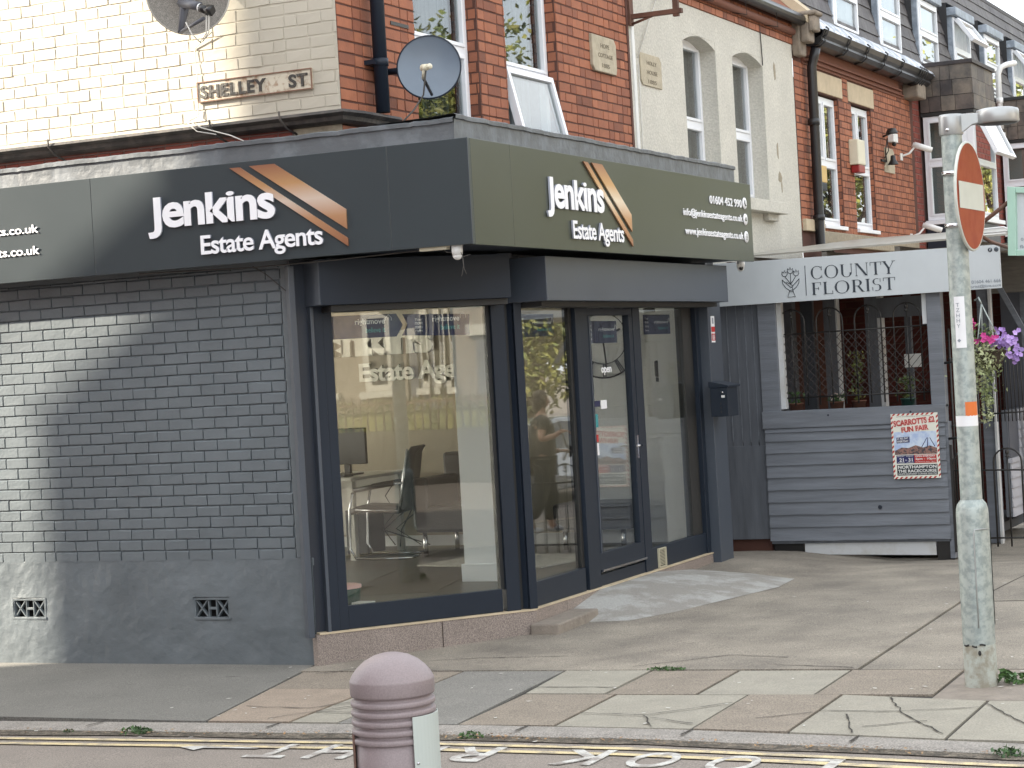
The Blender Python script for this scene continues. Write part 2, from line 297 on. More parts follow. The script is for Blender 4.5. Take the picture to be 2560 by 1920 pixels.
def text(s, fr, u, z, w, h, n, mat_, name, parent, ext=.002, bold=0., align='l', sp=1., flip=False, tilt=0, plan=False, edge=None):
    c = bpy.data.curves.new(name, 'FONT'); c.body = s; c.size = 1; c.extrude = .01; c.offset = bold; c.space_character = sp; c.resolution_u = 4
    t = bpy.data.objects.new('tmp', c); COL.objects.link(t); bpy.context.view_layer.update()
    me = bpy.data.meshes.new_from_object(t.evaluated_get(bpy.context.evaluated_depsgraph_get())); bpy.data.objects.remove(t); bpy.data.curves.remove(c)
    xs = [v.co.x for v in me.vertices]; ys = [v.co.y for v in me.vertices]; x0, x1, y0, y1 = min(xs), max(xs), min(ys), max(ys)
    if s == 'Jenkins':                    # the shop's lettering has a tall x-height
        for v in me.vertices:
            y = v.co.y; X_ = y1*.70
            if y > 0: v.co.y = y*(.81/.70) if y < X_ else y1*.81+(y-X_)*(.19/.30)
    kx = w/(x1-x0); ky = h/(y1-y0) if h else kx
    if align == 'r': u -= w
    ct, st = math.cos(R(tilt)), math.sin(R(tilt))
    for v in me.vertices:
        a = (v.co.x-x0)*kx; b = (v.co.y-y0)*ky; d = n+(ext if v.co.z > 0 else 0)
        if plan: v.co = Vector((u-a, z-b, 0))+Vector((0, 0, ground(u-a, z-b)+d))
        else: v.co = sv(fr.p(u+a*ct-b*st, d, z+b*ct+a*st))
    me.materials.append(MATS[mat_])
    if edge:
        me.materials.append(MATS[edge])
        for p in me.polygons:
            if abs(p.normal.dot(fr.n)) < .5: p.material_index = 1
    o = bpy.data.objects.new(name, me); COL.objects.link(o)
    if parent: adopt(o, parent)
    return o
def wall(fr, u0, u1, z0, z1, holes, depth, mb, mi=0, n=0.):
    us = sorted({u0, u1}|{x for h in holes for x in h[:2]}); zs = sorted({z0, z1}|{x for h in holes for x in h[2:4]})
    us = [x for x in us if u0 <= x <= u1]; zs = [x for x in zs if z0 <= x <= z1]
    mb.fr = fr
    for a, b in zip(us, us[1:]):
        for c, d in zip(zs, zs[1:]):
            if any(h[0] < (a+b)/2 < h[1] and h[2] < (c+d)/2 < h[3] for h in holes): continue
            mb.quad((a, n, c), (b, n, c), (b, n, d), (a, n, d), mi)
    for h in holes:
        a, b, c, d = h[:4]
        mb.quad((a, n, c), (a, n-depth, c), (a, n-depth, d), (a, n, d), mi); mb.quad((b, n, c), (b, n-depth, c), (b, n-depth, d), (b, n, d), mi)
        mb.quad((a, n, d), (a, n-depth, d), (b, n-depth, d), (b, n, d), mi); mb.quad((a, n, c), (a, n-depth, c), (b, n-depth, c), (b, n, c), mi)
def bricks(mb, fr, u0, u1, z0, z1, holes=(), bw=.225, ch=.075, j=.01, jv=None, ledge=None, rel=.008, mi=0, flem=False, jit=.0015, depth=0.1, n=0., rnd=None, stagger=.5):
    rnd = rnd or random.Random(3); mb.fr = fr; jv = jv or j; z = z0; row = 0
    while z < z1-.01:
        za, zb = z+j/2, min(z+ch-j/2, z1)
        cuts = sorted([(h[0], h[1]) for h in holes if h[2] < zb-.01 and h[3] > za+.01]); segs = []; a = u0
        for c0, c1 in cuts:
            if c0 > a: segs.append((a, min(c0, u1)))
            a = max(a, c1)
        if a < u1: segs.append((a, u1))
        x = u0-(bw*stagger if row % 2 else 0)-rnd.random()*.02; k = row; widths = []
        while x < u1:
            w = bw*(1 if (not flem or (k % 2 == 0)) else .5)
            if flem and rnd.random() < .12: w = bw*.5
            if not flem and rnd.random() < .015: w = bw*.5
            k += 1; widths.append((x, x+w)); x += w
        for a, b in segs:
            for c, d in widths:
                p, q = max(a, c)+jv/2, min(b, d)-jv/2
                if q-p < .012: continue
                t = rnd.random(); J = lambda: rnd.uniform(-jit, jit); e = .0035; r = rel+rnd.uniform(-.0015, .0015)
                v = [(p+J(), n-.002, za+J()), (q+J(), n-.002, za+J()), (q+J(), n-.002, zb+J()), (p+J(), n-.002, zb+J())]
                e2 = ledge*rnd.uniform(.7, 1.3) if ledge else e; e3 = ledge*rnd.uniform(.7, 1.3) if ledge else e; eb = .001 if ledge else e
                v += [(v[0][0]+e*.6, n+r, v[0][2]+eb), (v[1][0]-e*.6, n+r+J(), v[1][2]+eb), (v[2][0]-e*.6, n+r, v[2][2]-e2), (v[3][0]+e*.6, n+r+J(), v[3][2]-e3)]
                mb.add(v, [(4, 5, 6, 7), (0, 1, 5, 4), (1, 2, 6, 5), (2, 3, 7, 6), (3, 0, 4, 7)], mi, t)
        z += ch; row += 1
def upvc_window(fr, u0, u1, z0, z1, n, parent, trans=None, openz=None, fw=.06, curt='curtain', mull=None, sill=False, room=True, curtn=.12, wname='window', curt_split=None):
    """white frame + casements set at depth n, pane, curtain and room behind"""
    b = MB(fr); b.box(u0, u1, n-.06, n, z0, z0+fw); b.box(u0, u1, n-.06, n, z1-fw, z1); b.box(u0, u0+fw, n-.06, n, z0+fw, z1-fw); b.box(u1-fw, u1, n-.06, n, z0+fw, z1-fw)
    zs = [z0+fw]+([trans] if trans else [])+[z1-fw]
    if trans: b.box(u0+fw, u1-fw, n-.06, n, trans-.03, trans+.03)
    if mull: b.box(mull-.03, mull+.03, n-.06, n, (trans or z0)+.03, z1-fw)
    o = b.build(wname, 'upvc', parent, .004)
    if sill: MB(fr).box(u0-.02, u1+.02, n-.05, n+.09, z0-.045, z0-.002).build('sill', 'upvc', o, .003)
    g = MB(fr); c = MB(fr)
    for i, (a, d) in enumerate(zip(zs, zs[1:])):
        a2 = a+(.03 if i else 0); d2 = d-(.03 if trans and i == 0 else 0)
        cs = [(u0+fw, u1-fw)] if not (mull and i == len(zs)-2) else [(u0+fw, mull-.03), (mull+.03, u1-fw)]
        for p, q in cs:
            k = .028; hinged = openz and i == openz-1
            if hinged: continue
            b2 = c; b2.box(p, q, n-.04, n+.012, a2, a2+k); b2.box(p, q, n-.04, n+.012, d2-k, d2); b2.box(p, p+k, n-.04, n+.012, a2+k, d2-k); b2.box(q-k, q, n-.04, n+.012, a2+k, d2-k)
            g.box(p+k-.004, q-k+.004, n-.03, n-.02, a2+k-.004, d2-k+.004)
    if c.v: c.build('casement', 'upvc', o, .003)
    if g.v: g.build('pane', 'house_glass', o)
    if curt:
        cb = MB(fr); ns = max(6, int((u1-u0)/.03))
        rng = [(u0+fw, u1-fw)] if not curt_split else [(u0+fw, u0+fw+curt_split*(u1-u0)), (u1-fw-curt_split*(u1-u0)*.6, u1-fw)]
        for p, q in rng:
            ns = max(4, int((q-p)/.025)); v = []
            for i in range(ns+1):
                uu = p+(q-p)*i/ns; nn = n-curtn-.02*math.sin(i*1.9); v += [(uu, nn, z0), (uu, nn, z1)]
            cb.add(v, [(2*i, 2*i+2, 2*i+3, 2*i+1) for i in range(ns)])
        cb.build('curtain', curt, o)
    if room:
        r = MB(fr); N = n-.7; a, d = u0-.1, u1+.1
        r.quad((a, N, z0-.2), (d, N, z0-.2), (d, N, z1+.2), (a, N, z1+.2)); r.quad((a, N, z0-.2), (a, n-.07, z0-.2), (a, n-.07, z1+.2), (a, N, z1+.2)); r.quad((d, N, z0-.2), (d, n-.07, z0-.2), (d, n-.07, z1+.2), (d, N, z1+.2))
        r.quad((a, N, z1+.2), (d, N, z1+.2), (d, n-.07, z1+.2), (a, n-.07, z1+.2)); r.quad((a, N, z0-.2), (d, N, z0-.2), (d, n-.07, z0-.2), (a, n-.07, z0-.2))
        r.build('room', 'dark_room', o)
    return o
def open_casement(fr, u0, u1, z0, z1, n, ang, parent, fw=.045, hinge='top'):
    """a top-hung casement swung outward"""
    h = z1-z0; b = MB(); g = MB(); ca, sa = math.cos(R(ang)), math.sin(R(ang))
    def P(u, d, t): k = h-t; return fr.p(u, n+k*sa+d*ca, z1-k*ca+d*sa)      # hinged along its top edge
    def bx(m, a, c, d0, d1, t0, t1):
        v = [P(u, d, t) for t in (t0, t1) for d in (d0, d1) for u in (a, c)]
        m.add(v, [(0, 1, 3, 2), (4, 6, 7, 5), (0, 4, 5, 1), (2, 3, 7, 6), (0, 2, 6, 4), (1, 5, 7, 3)], raw=True)
    bx(b, u0, u1, -.03, .03, 0, fw); bx(b, u0, u1, -.03, .03, h-fw, h); bx(b, u0, u0+fw, -.03, .03, fw, h-fw); bx(b, u1-fw, u1, -.03, .03, fw, h-fw)
    bx(g, u0+fw-.004, u1-fw+.004, -.006, .006, fw-.004, h-fw+.004)
    o = b.build('open_casement', 'upvc', parent, .003); g.build('pane', 'house_glass', o); return o
def leaves(mb, pts, size, rnd, mi=0, up=.3, n=1):
    for c in pts:
        for _ in range(n):
            a = Vector((rnd.gauss(0, 1), rnd.gauss(0, 1), rnd.gauss(0, 1)+up)).normalized(); b = a.cross(Vector((rnd.gauss(0, 1), rnd.gauss(0, 1), rnd.gauss(0, 1)))).normalized(); d = a.cross(b)
            s = size*rnd.uniform(.6, 1.3); c = Vector(c)
            mb.add([c-b*s, c+d*s*.5+a*s*.15, c+b*s, c-d*s*.5+a*s*.15], [(0, 1, 2, 3)], mi, rnd.random(), raw=True)
Y0, XC, XD = 11.863, -6.685, -6.03
# ------------------------------------------------------------------ ground, kerbs, road
KOUT = [(-60, 9.82), (-8, 9.82), (-5, 9.81), (-3.9, 9.75), (-2.96, 9.63), (-2.04, 9.49), (-1.2, 9.45), (-.5, 9.6), (.05, 10.1), (.35, 11), (.4, 12.5), (.4, 70)]
def offset(path, d):
    out = []
    for i, p in enumerate(path):
        a = Vector(path[max(i-1, 0)]); b = Vector(path[min(i+1, len(path)-1)]); t = (b-a).normalized(); out.append((p[0]-t.y*d, p[1]+t.x*d))
    return out
def dense(path, step=.5):
    out = []
    for a, b in zip(path, path[1:]):
        k = max(1, int(math.hypot(b[0]-a[0], b[1]-a[1])/step)); out += [(a[0]+(b[0]-a[0])*i/k, a[1]+(b[1]-a[1])*i/k) for i in range(k)]
    return out+[path[-1]]
KB = offset(KOUT, .2)
def kback(x):
    for a, b in zip(KB, KB[1:]):
        if a[0] <= x <= b[0] and b[0] > a[0]: return a[1]+(b[1]-a[1])*(x-a[0])/(b[0]-a[0])
    return 10
xs = [-60, -40, -25, -18, -14]+[-14+.5*i for i in range(1, 28)]+[-.3, -.1, .1, .18, .2]
def grid(name, xs, yfun, zf, m):
    mb = MB(); k = None; rows = [yfun(x) for x in xs]; k = len(rows[0])
    v = [(x, y, zf(x, y)) for x, r in zip(xs, rows) for y in r]
    mb.add(v, [(i*k+j, (i+1)*k+j, (i+1)*k+j+1, i*k+j+1) for i in range(len(xs)-1) for j in range(k-1)], smooth=False)
    return struct(mb.build(name, m))
ys0 = [11, 12, 13.45, 14.2, 14.8, 15.4, 16, 16.6, 17.2, 17.8, 18.4, 19, 20, 21, 22, 25, 30, 45, 90]
grid('pavement', xs, lambda x: [kback(x)-.05]+ys0, lambda x, y: ground(x, y)-.012, 'joint_dirt')
rx = [-400, -150, -60, -30, -14, -10, -7, -6, -5.5, -5, -4.5, -4, -3, -1, .5, 2, 3, 6, 12, 40, 150, 400]; ry = [-400, -100, -30, -10, -2, 4, 9.7, 10.5, 12, 14, 15, 16, 17, 18, 19, 20, 23, 26, 30, 60, 150, 400]
def rz(x, y):
    return ground(x, y)-.022
gx = [(x, y) for x in rx for y in ry]
grid('road', rx, lambda x: ry, lambda x, y: rz(x, y) if not (x < .3 and y > 10.2) else rz(x, y)-.15, 'road')
# darker resurfaced strip of carriageway, sheets and markings
mb = MB()
P = [(-14, 7.2), (-8, 7.2), (-5.2, 7.9), (-4.4, 8.75), (-3.0, 8.95), (-1.5, 8.6), (0, 8.4), (3, 8.2), (3, 5.5), (-14, 5.5)]
mb.add([(x, y, rz(x, y)+.004) for x, y in P], [tuple(range(len(P)))]); struct(mb.build('road_patch', 'road_dark'))
# kerb stones
kp = dense(KOUT, .25); ki = offset(kp, .17); kb2 = offset(kp, .2); mb = MB(); rnd = random.Random(5)
v = []
for (a, b, c) in zip(kp, ki, kb2):
    w = rnd.uniform(-.006, .006); v += [(a[0], a[1]+w, rz(*a)-.1), (a[0], a[1]+w, ground(*a)-.016+w*.5), (a[0]+(b[0]-a[0])*.18, a[1]+(b[1]-a[1])*.18, ground(*a)-.002+w*.5), (b[0], b[1], ground(*b)+.001), (b[0], b[1], ground(*b)-.05)]
mb.add(v, [(i*5+j, i*5+j+1, (i+1)*5+j+1, (i+1)*5+j) for i in range(len(kp)-1) for j in range(4)], smooth=False)
struct(mb.build('kerb', 'kerb_stone'))
jm = MB()
for x in (-9.3, -8.38, -7.46, -6.25, -5.6, -4.7, -3.75, -2.85, -1.95):
    y = kback(x); t = rnd.uniform(-.03, .03)
    jm.quad((x-.006, y-.01, ground(x, y)+.004), (x+.006, y-.01, ground(x, y)+.004), (x+.008+t, y-.17, ground(x, y)+.003), (x-.008+t, y-.17, ground(x, y)+.003))
struct(jm.build('kerb_joints', 'joint_dirt'))
def strip(path, d0, d1, zf, name, m, dz, jit=0, rnd=random.Random(1)):
    p = dense(path, .22); a = offset(p, d0); b = offset(p, d1); v = []
    for q, r in zip(a, b):
        e = rnd.uniform(-jit, jit); g = rnd.uniform(-jit, jit); v += [(q[0], q[1]+e, zf(*q)+dz), (r[0], r[1]+g, zf(*r)+dz)]
    mb = MB(); mb.add(v, [(2*i, 2*i+2, 2*i+3, 2*i+1) for i in range(len(p)-1)]); return struct(mb.build(name, m))
strip(KOUT, -.13, .0, rz, 'gutter_silt', 'gutter_dirt', .006, .02)
strip(KOUT, -.215, -.27, rz, 'yellow_line', 'yellow_line', .007, .003)
strip(KOUT, -.355, -.415, rz, 'yellow_line', 'yellow_line', .007, .003)
# paving pieces
G = ground
def piece(pts, m, name='paving_slab', dz=0.):
    mb = MB(); c = (sum(p[0] for p in pts)/len(pts), sum(p[1] for p in pts)/len(pts)); e = .005
    q = [(x-(e if x > c[0] else -e), y-(e if y > c[1] else -e)) for x, y in pts]
    t = random.Random(int(c[0]*100)).uniform(-.003, .003)
    mb.slab(q, -.03, dz+t, zf=G); return struct(mb.build(name, m, None))
def field(x0, x1, y0, y1, m):
    a = [x0+(x1-x0)*i/16 for i in range(17)]; b = [y0+(y1-y0)*i/16 for i in range(17)]
    return grid('pavement_tarmac', a, lambda x: b, lambda x, y: ground(x, y), m)
piece([(-40, 10.03), (-6.78, 10.03), (-7.12, 11.85), (-7.12, 11.87), (-40, 11.87)], 'tarmac_grey', 'pavement_tarmac')
piece([(-6.77, 10.03), (-6.22, 10.03), (-6.22, 11.02), (-6.95, 11.02)], 'slab_pink')
piece([(-6.21, 10.03), (-5.9, 10.03), (-5.9, 11.02), (-6.21, 11.02)], 'slab_light')
piece([(-6.96, 11.03), (-5.9, 11.03), (-5.9, 11.6), (-7.06, 11.6)], 'slab_brown')
piece([(-5.89, 10.0), (-5.14, 10.0), (-5.20, 11.6), (-5.89, 11.6)], 'slab_grey')
piece([(-5.13, 10.86), (-4.63, 10.86), (-4.63, 11.6), (-5.19, 11.6)], 'slab_light')
piece([(-4.62, 10.86), (-4.08, 10.86), (-4.08, 11.6), (-4.62, 11.6)], 'slab_brown')
piece([(-4.07, 10.86), (-3.40, 10.86), (-3.40, 11.6), (-4.07, 11.6)], 'slab_light')
piece([(-3.39, 10.86), (-2.74, 10.86), (-2.74, 11.6), (-3.39, 11.6)], 'slab_brown')
piece([(-2.73, 10.70), (-.6, 10.70), (-.6, 11.6), (-2.73, 11.6)], 'sandstone')
piece([(-5.13, 9.99), (-4.56, 9.99), (-4.56, 10.85), (-5.13, 10.85)], 'slab_brown')
piece([(-4.55, 9.98), (-3.77, 9.94), (-3.77, 10.85), (-4.55, 10.85)], 'slab_light')
piece([(-3.76, 9.93), (-3.24, 9.88), (-3.24, 10.85), (-3.76, 10.85)], 'slab_brown')
piece([(-3.23, 9.87), (-2.42, 9.75), (-2.42, 10.69), (-3.23, 10.85)], 'slab_light')
piece([(-2.41, 9.75), (-1.5, 9.68), (-1.5, 10.69), (-2.41, 10.69)], 'slab_light')
piece([(-1.49, 9.68), (-.6, 9.72), (-.2, 10.1), (-.2, 10.69), (-1.49, 10.69)], 'slab_brown')
piece([(-7.1, 11.61), (-3.36, 11.61), (-3.36, 14.2), (-7.1, 14.2)], 'tarmac_brown', 'pavement_tarmac')
piece([(-3.35, 11.61), (-.0, 11.61), (-.0, 14.2), (-3.35, 14.2)], 'tarmac_brown', 'pavement_tarmac')
field(-7.1, -3.265, 14.21, 18.2, 'tarmac_brown'); field(-3.255, .15, 14.21, 18.2, 'tarmac_brown')
grid('pavement_tarmac', [-6.6, -6.2, -5.8, -5.4, -5, -4.5, -4, -3, -2, 0, .2], lambda x: [18.2, 18.7, 19, 19.5, 20, 21, 22, 25, 30, 45, 90], lambda x, y: ground(x, y)-.002, 'tarmac_brown')
# cracks
ck = MB(); rnd = random.Random(11)
def crack(pts, w=.006, dz=.0065):
    q = []
    for a, b in zip(pts, pts[1:]):
        k = max(1, int(math.hypot(b[0]-a[0], b[1]-a[1])/.06))
        q += [(a[0]+(b[0]-a[0])*i/k+rnd.uniform(-.008, .008), a[1]+(b[1]-a[1])*i/k+rnd.uniform(-.008, .008)) for i in range(k)]
    q.append(pts[-1]); w = w*.5
    for a, b in zip(q, q[1:]):
        t = Vector((b[0]-a[0], b[1]-a[1])); 
        if t.length < 1e-5: continue
        t.normalize(); n = (-t.y*w*rnd.uniform(.5, 1.5), t.x*w*rnd.uniform(.5, 1.5))
        ck.add([(a[0]-n[0], a[1]-n[1], G(*a)+dz), (a[0]+n[0], a[1]+n[1], G(*a)+dz), (b[0]+n[0], b[1]+n[1], G(*b)+dz), (b[0]-n[0], b[1]-n[1], G(*b)+dz)], [(0, 1, 2, 3)])
for c in ([(-3.23, 10.4), (-2.85, 10.38), (-2.42, 10.5)], [(-2.95, 10.75), (-2.75, 10.3), (-2.45, 9.85)], [(-3.05, 10.3), (-2.9, 9.85)], [(-2.9, 10.0), (-2.6, 10.15)], [(-4.55, 10.3), (-4.15, 10.25), (-3.77, 10.6)], [(-4.15, 10.25), (-4.0, 9.97)],
          [(-4.1, 10.2), (-3.8, 10.05)], [(-5.19, 11.05), (-4.63, 11.04)], [(-2.41, 10.6), (-1.9, 9.75)], [(-2.2, 10.65), (-1.6, 9.8)], [(-6.77, 10.45), (-6.3, 10.4), (-5.95, 10.75)], [(-6.4, 10.1), (-5.92, 10.6)], [(-6.9, 11.5), (-6.5, 11.9), (-6.0, 12.05), (-5.4, 12.1)],
          [(-4.8, 11.7), (-4.3, 12.1), (-3.9, 12.0)], [(-8.6, 11.45), (-7.4, 11.4)], [(-3.9, 11.75), (-3.4, 11.65)], [(-3.5, 10.2), (-3.25, 10.35)], [(-6.2, 10.3), (-5.92, 10.28)]):
    crack(c, .009)
struct(ck.build('paving_cracks', 'joint_dirt'))
# concrete ramp up to the door
RP = [(-6.05, 13.35, .02), (-5.83, 13.5, .0), (-5.55, 13.55, .0), (-5.35, 13.9, .0), (-5.15, 14.6, 0), (-5.02, 15.3, 0), (-5.08, 15.9, 0), (-5.5, 16.1, 0), (-6.05, 16.2, .01)]
mb = MB(); cen = [(-6.05, y, .2-.0*y) for y in (14.2, 14.8, 15.3)]
top = [(-6.06, 14.25, .205), (-5.9, 14.25, .20), (-5.85, 15.35, .195), (-6.06, 15.4, .2)]
mb.add([(x, y, G(x, y)+.004+z) for x, y, z in RP]+[(x, y, z) for x, y, z in top], [(0, 1, 10, 9), (1, 2, 10), (2, 3, 10), (3, 4, 10), (4, 11, 10), (4, 5, 11), (5, 6, 11), (6, 7, 11), (7, 8, 12, 11), (9, 10, 11, 12)], smooth=True)
struct(mb.build('concrete_ramp', 'concrete'))
# LOOK RIGHT for people crossing: reads from the pavement, so upside down from here
rl = bpy.data.objects.new('road_lettering', None); COL.objects.link(rl); rl['kind'] = 'structure'
def kline(x):
    for a, b in zip(KOUT, KOUT[1:]):
        if a[0] <= x <= b[0]: return a[1]+(b[1]-a[1])*(x-a[0])/(b[0]-a[0])
for ch, x in zip('LOOKRIGHT', (-2.78, -3.16, -3.58, -3.98, -4.60, -4.93, -5.03, -5.37, -5.74)):
    w = {'I': .045, 'L': .2, 'T': .24}.get(ch, .25)
    t = text(ch, None, x, kline(x-.12)-.30, w, .36, 0, 'white_line', 'road_letter', rl, ext=.004, bold=.012, plan=True)
    for vtx in t.data.vertices: vtx.co.z = rz(vtx.co.x, vtx.co.y)+.004+(vtx.co.z-ground(vtx.co.x, vtx.co.y))
mb = MB(); A_ = [(-6.52, 9.39), (-6.38, 9.44), (-6.36, 9.41), (-6.02, 9.41), (-6.02, 9.375), (-6.36, 9.37), (-6.38, 9.31)]
mb.add([(x, y, rz(x, y)+.008) for x, y in A_], [tuple(range(7))]); mb.build('road_arrow', 'white_line', rl)
# ------------------------------------------------------------------ corner shop
FL, FD, FC = FX(Y0), FY(XD-.06), Fr(-7.04, 11.87, 50.65)
XD2 = XD-.06                                                     # glass line of the door front
shop = thing('estate_agent_shop', (-7, 13, 0), 'dark grey painted corner shop with a canted display window and glass door', 'shop')
# grey painted side wall
BT = 2.62
mb = MB(); wall(FL, -14, -7.13, .70, 2.74, [(-13.4, -10.4, .8, 2.45)], .12, mb); bk = MB(); bricks(bk, FL, -10.2, -7.215, .705, 2.66, bw=.1862, ch=.0745, j=.002, jv=.005, ledge=.0125, rel=.0135, jit=.0016)
w = mb.build('mortar', 'grey_paint', shop)
added_win = MB(FL); added_win.box(-13.4, -10.4, -.1, -.04, .8, .87); added_win.box(-13.4, -10.4, -.1, -.04, 2.38, 2.45); added_win.box(-13.4, -13.33, -.1, -.04, .87, 2.38); added_win.box(-10.47, -10.4, -.1, -.04, .87, 2.38); added_win.box(-11.94, -11.86, -.1, -.04, .87, 2.38)  # unseen side window, added to let more daylight into the office
added_win = added_win.build('side_window', 'anthracite', shop, .003); MB(FL).box(-13.35, -10.45, -.075, -.065, .85, 2.40).build('added_diffuser_pane', 'daylight_diffuser', added_win)
bk.build('painted_brickwork', 'grey_paint', shop)
def rough_plane(fr, u0, u1, z0, z1, n, amp, name, m, parent, step=.03, holes=()):
    mb = MB(fr); nu = max(2, int((u1-u0)/step)); nz_ = max(2, int((z1-z0)/step)); us = [u0+(u1-u0)*i/nu for i in range(nu+1)]; zs = [z0+(z1-z0)*i/nz_ for i in range(nz_+1)]
    v = [(a, n+amp*(noise.noise(Vector((a*5, n*3, b*5)))+.5*noise.noise(Vector((a*19, 1, b*19)))), b) for a in us for b in zs]
    k = nz_+1; fs = []
    for i in range(nu):
        for j in range(nz_):
            cu, cz = (us[i]+us[i+1])/2, (zs[j]+zs[j+1])/2
            if any(h[0] < cu < h[1] and h[2] < cz < h[3] for h in holes): continue
            fs.append((i*k+j, (i+1)*k+j, (i+1)*k+j+1, i*k+j+1))
    mb.add(v, fs, smooth=True); return mb.build(name, m, parent)
VH = [(-9.571, -9.305, .315, .438), (-8.036, -7.768, .315, .438)]
plinth = rough_plane(FL, -11, -7.09, -.10, .70, .016, .0075, 'rendered_plinth', 'grey_render', shop, .0222, [(a-.012, b+.012, c-.012, d+.012) for a, b, c, d in VH])
MB(FL).box(-14, -11, -.1, .016, -.15, .70).build('rendered_plinth', 'grey_render', shop)
MB(FL).box(-11, -7.09, -.04, .012, .66, .712).build('plinth_ledge', 'grey_render', shop, .005)
MB(FL).box(-7.21, -7.13, -.1, .016, .712, 2.66).build('render_strip', 'grey_render', shop, .004)
for (a, b, c, d) in VH:
    f = MB(FL); k = .017; cx = (a+b)/2; cz = (c+d)/2
    e = .014; a2, b2, c2, d2 = a-e, b+e, c-e, d+e
    f.box(a2, b2, -.03, .020, c2, c2+k); f.box(a2, b2, -.03, .014, d2-k, d2); f.box(a2, a2+k, -.03, .014, c2+k, d2-k); f.box(b2-k, b2, -.03, .014, c2+k, d2-k)
    for x in (cx-.035, cx+.028): f.box(x, x+.008, -.02, .007, c, d)
    f.box(cx-.028, cx+.028, -.02, .006, cz-.008, cz+.008)
    for (p, q) in ((a, cx-.035), (cx+.036, b)):
        for sg in (1, -1):
            w2 = .007; z0_, z1_ = (c, d) if sg == 1 else (d, c)
            f.poly([(p, z0_-w2), (q, z1_-w2), (q, z1_+w2), (p, z0_+w2)], -.02, .008)
    v = f.build('air_vent', 'grey_render', shop, .0015)
    MB(FL).box(a-.01, b+.01, -.06, -.032, c-.01, d+.01).build('vent_hole', 'vent_dark', v)
# granite base
mb = MB(FC); mb.box(-.07, .83, -.12, .03, -.12, .204); mb.box(.836, 1.545, -.12, .03, -.12, .204)
mb.build('granite_base', 'granite', shop, .004)
mb = MB(FD)
mb.box(13.02, 13.62, -.12, .032, -.1, .204); mb.box(13.626, 15.6, -.12, .032, -.1, .204); mb.box(15.606, 17.05, -.12, .032, -.1, .2)
mb.build('granite_base', 'granite', shop, .004)
MB(FC).box(-.05, 1.55, -.1, .036, .204, .216).build('base_trim', 'cream_stone', shop); MB(FD).box(13.03, 17.0, -.1, .038, .204, .214).build('base_trim', 'cream_stone', shop)
mb = MB(); mb.slab([(-6.06, 12.98), (-5.845, 12.98), (-5.84, 13.68), (-6.06, 13.68)], -.05, .075, zf=G); struct(mb.build('door_step', 'sandstone', None, .012))
MB(FL).box(-7.09, -7.03, -.06, .02, -.1, .2).build('grey_foot', 'grey_render', shop, .006)
# canted window
MB(FC).box(-.125, -.083, -.03, .035, .19, 2.64).build('metal_angle', 'anthracite_light', shop, .003)
MB(FC).box(-.083, .018, -.12, -.035, .2, 2.66).build('recess_post', 'recess_blue', shop)
cw = MB(FC); cw.box(.04, .105, -.06, .012, .216, 2.37); cw.box(.106, .172, -.06, .006, .216, 2.37); cw.box(.172, 1.307, -.05, .004, .218, .372); cw.box(.172, 1.307, -.05, .0, 2.325, 2.37)
cw.box(1.335, 1.44, -.06, .012, .216, 2.37); cw.box(1.50, 1.56, -.08, .03, .216, 2.66)
sw = cw.build('display_window', 'anthracite', shop, .003)
MB(FC).box(.018, .04, -.05, .022, .2, 2.37).build('frame_bead', 'anthracite_light', sw, .002)
MB(FC).box(1.307, 1.335, -.07, -.018, .37, 2.33).build('black_gasket', 'rubber', sw); MB(FC).box(1.44, 1.50, -.09, -.03, .2, 2.66).build('corner_recess', 'rubber', shop)
MB(FC).box(.165, 1.31, -.036, -.026, .365, 2.33).build('glass', 'shop_glass', sw)
# door front
df = MB(FD)
df.box(13.03, 13.10, -.06, .02, .214, 2.37); df.box(13.10, 14.05, -.05, .006, .214, .385); df.box(14.10, 14.32, -.06, .014, .214, 2.37)
df.box(14.32, 15.24, -.05, .004, .214, .30); df.box(15.24, 15.39, -.06, .014, .214, 2.37); df.box(15.39, 16.66, -.05, .006, .214, .385); df.box(16.66, 16.742, -.06, .02, .2, 2.37)
df.box(13.10, 16.66, -.05, .004, 2.305, 2.37)
dfo = df.build('door_front', 'anthracite', shop, .003)
MB(FD).box(13.085, 13.125, -.04, .028, .385, 2.305).build('frame_bead', 'anthracite_light', dfo, .002)
MB(FD).box(14.05, 14.10, -.07, -.02, .385, 2.31).build('black_gasket', 'rubber', dfo); MB(FD).box(16.44, 16.66, -.075, -.022, .385, 2.31).build('black_gasket', 'rubber', dfo)
MB(FD).box(13.12, 14.06, -.04, -.03, .38, 2.31).build('glass', 'shop_glass', dfo); MB(FD).box(15.385, 16.45, -.04, -.03, .38, 2.31).build('glass', 'shop_glass', dfo)
dr = MB(FD); dr.box(14.325, 15.235, -.045, .010, .315, .46); dr.box(14.325, 15.235, -.045, .010, 2.245, 2.30); dr.box(14.325, 14.392, -.045, .010, .46, 2.245); dr.box(15.16, 15.235, -.045, .010, .46, 2.245)
door = dr.build('glass_door', 'anthracite', shop, .003); MB(FD).box(14.385, 15.165, -.03, -.02, .455, 2.25).build('glass', 'shop_glass', door)
MB(FD).box(14.33, 15.23, .0, .03, .322, .338).build('weather_bar', 'chrome', door)
MB(FD).box(14.345, 14.36, .0, .018, .46, 2.24).build('frame_bead', 'anthracite_light', door, .001)
mb = MB(FD); mb.box(15.185, 15.215, .01, .018, 1.12, 1.30); mb.tube([(15.20, .015, 1.22), (15.20, .05, 1.22), (15.10, .05, 1.22)], .008, 6); mb.build('door_handle', 'chrome', door)
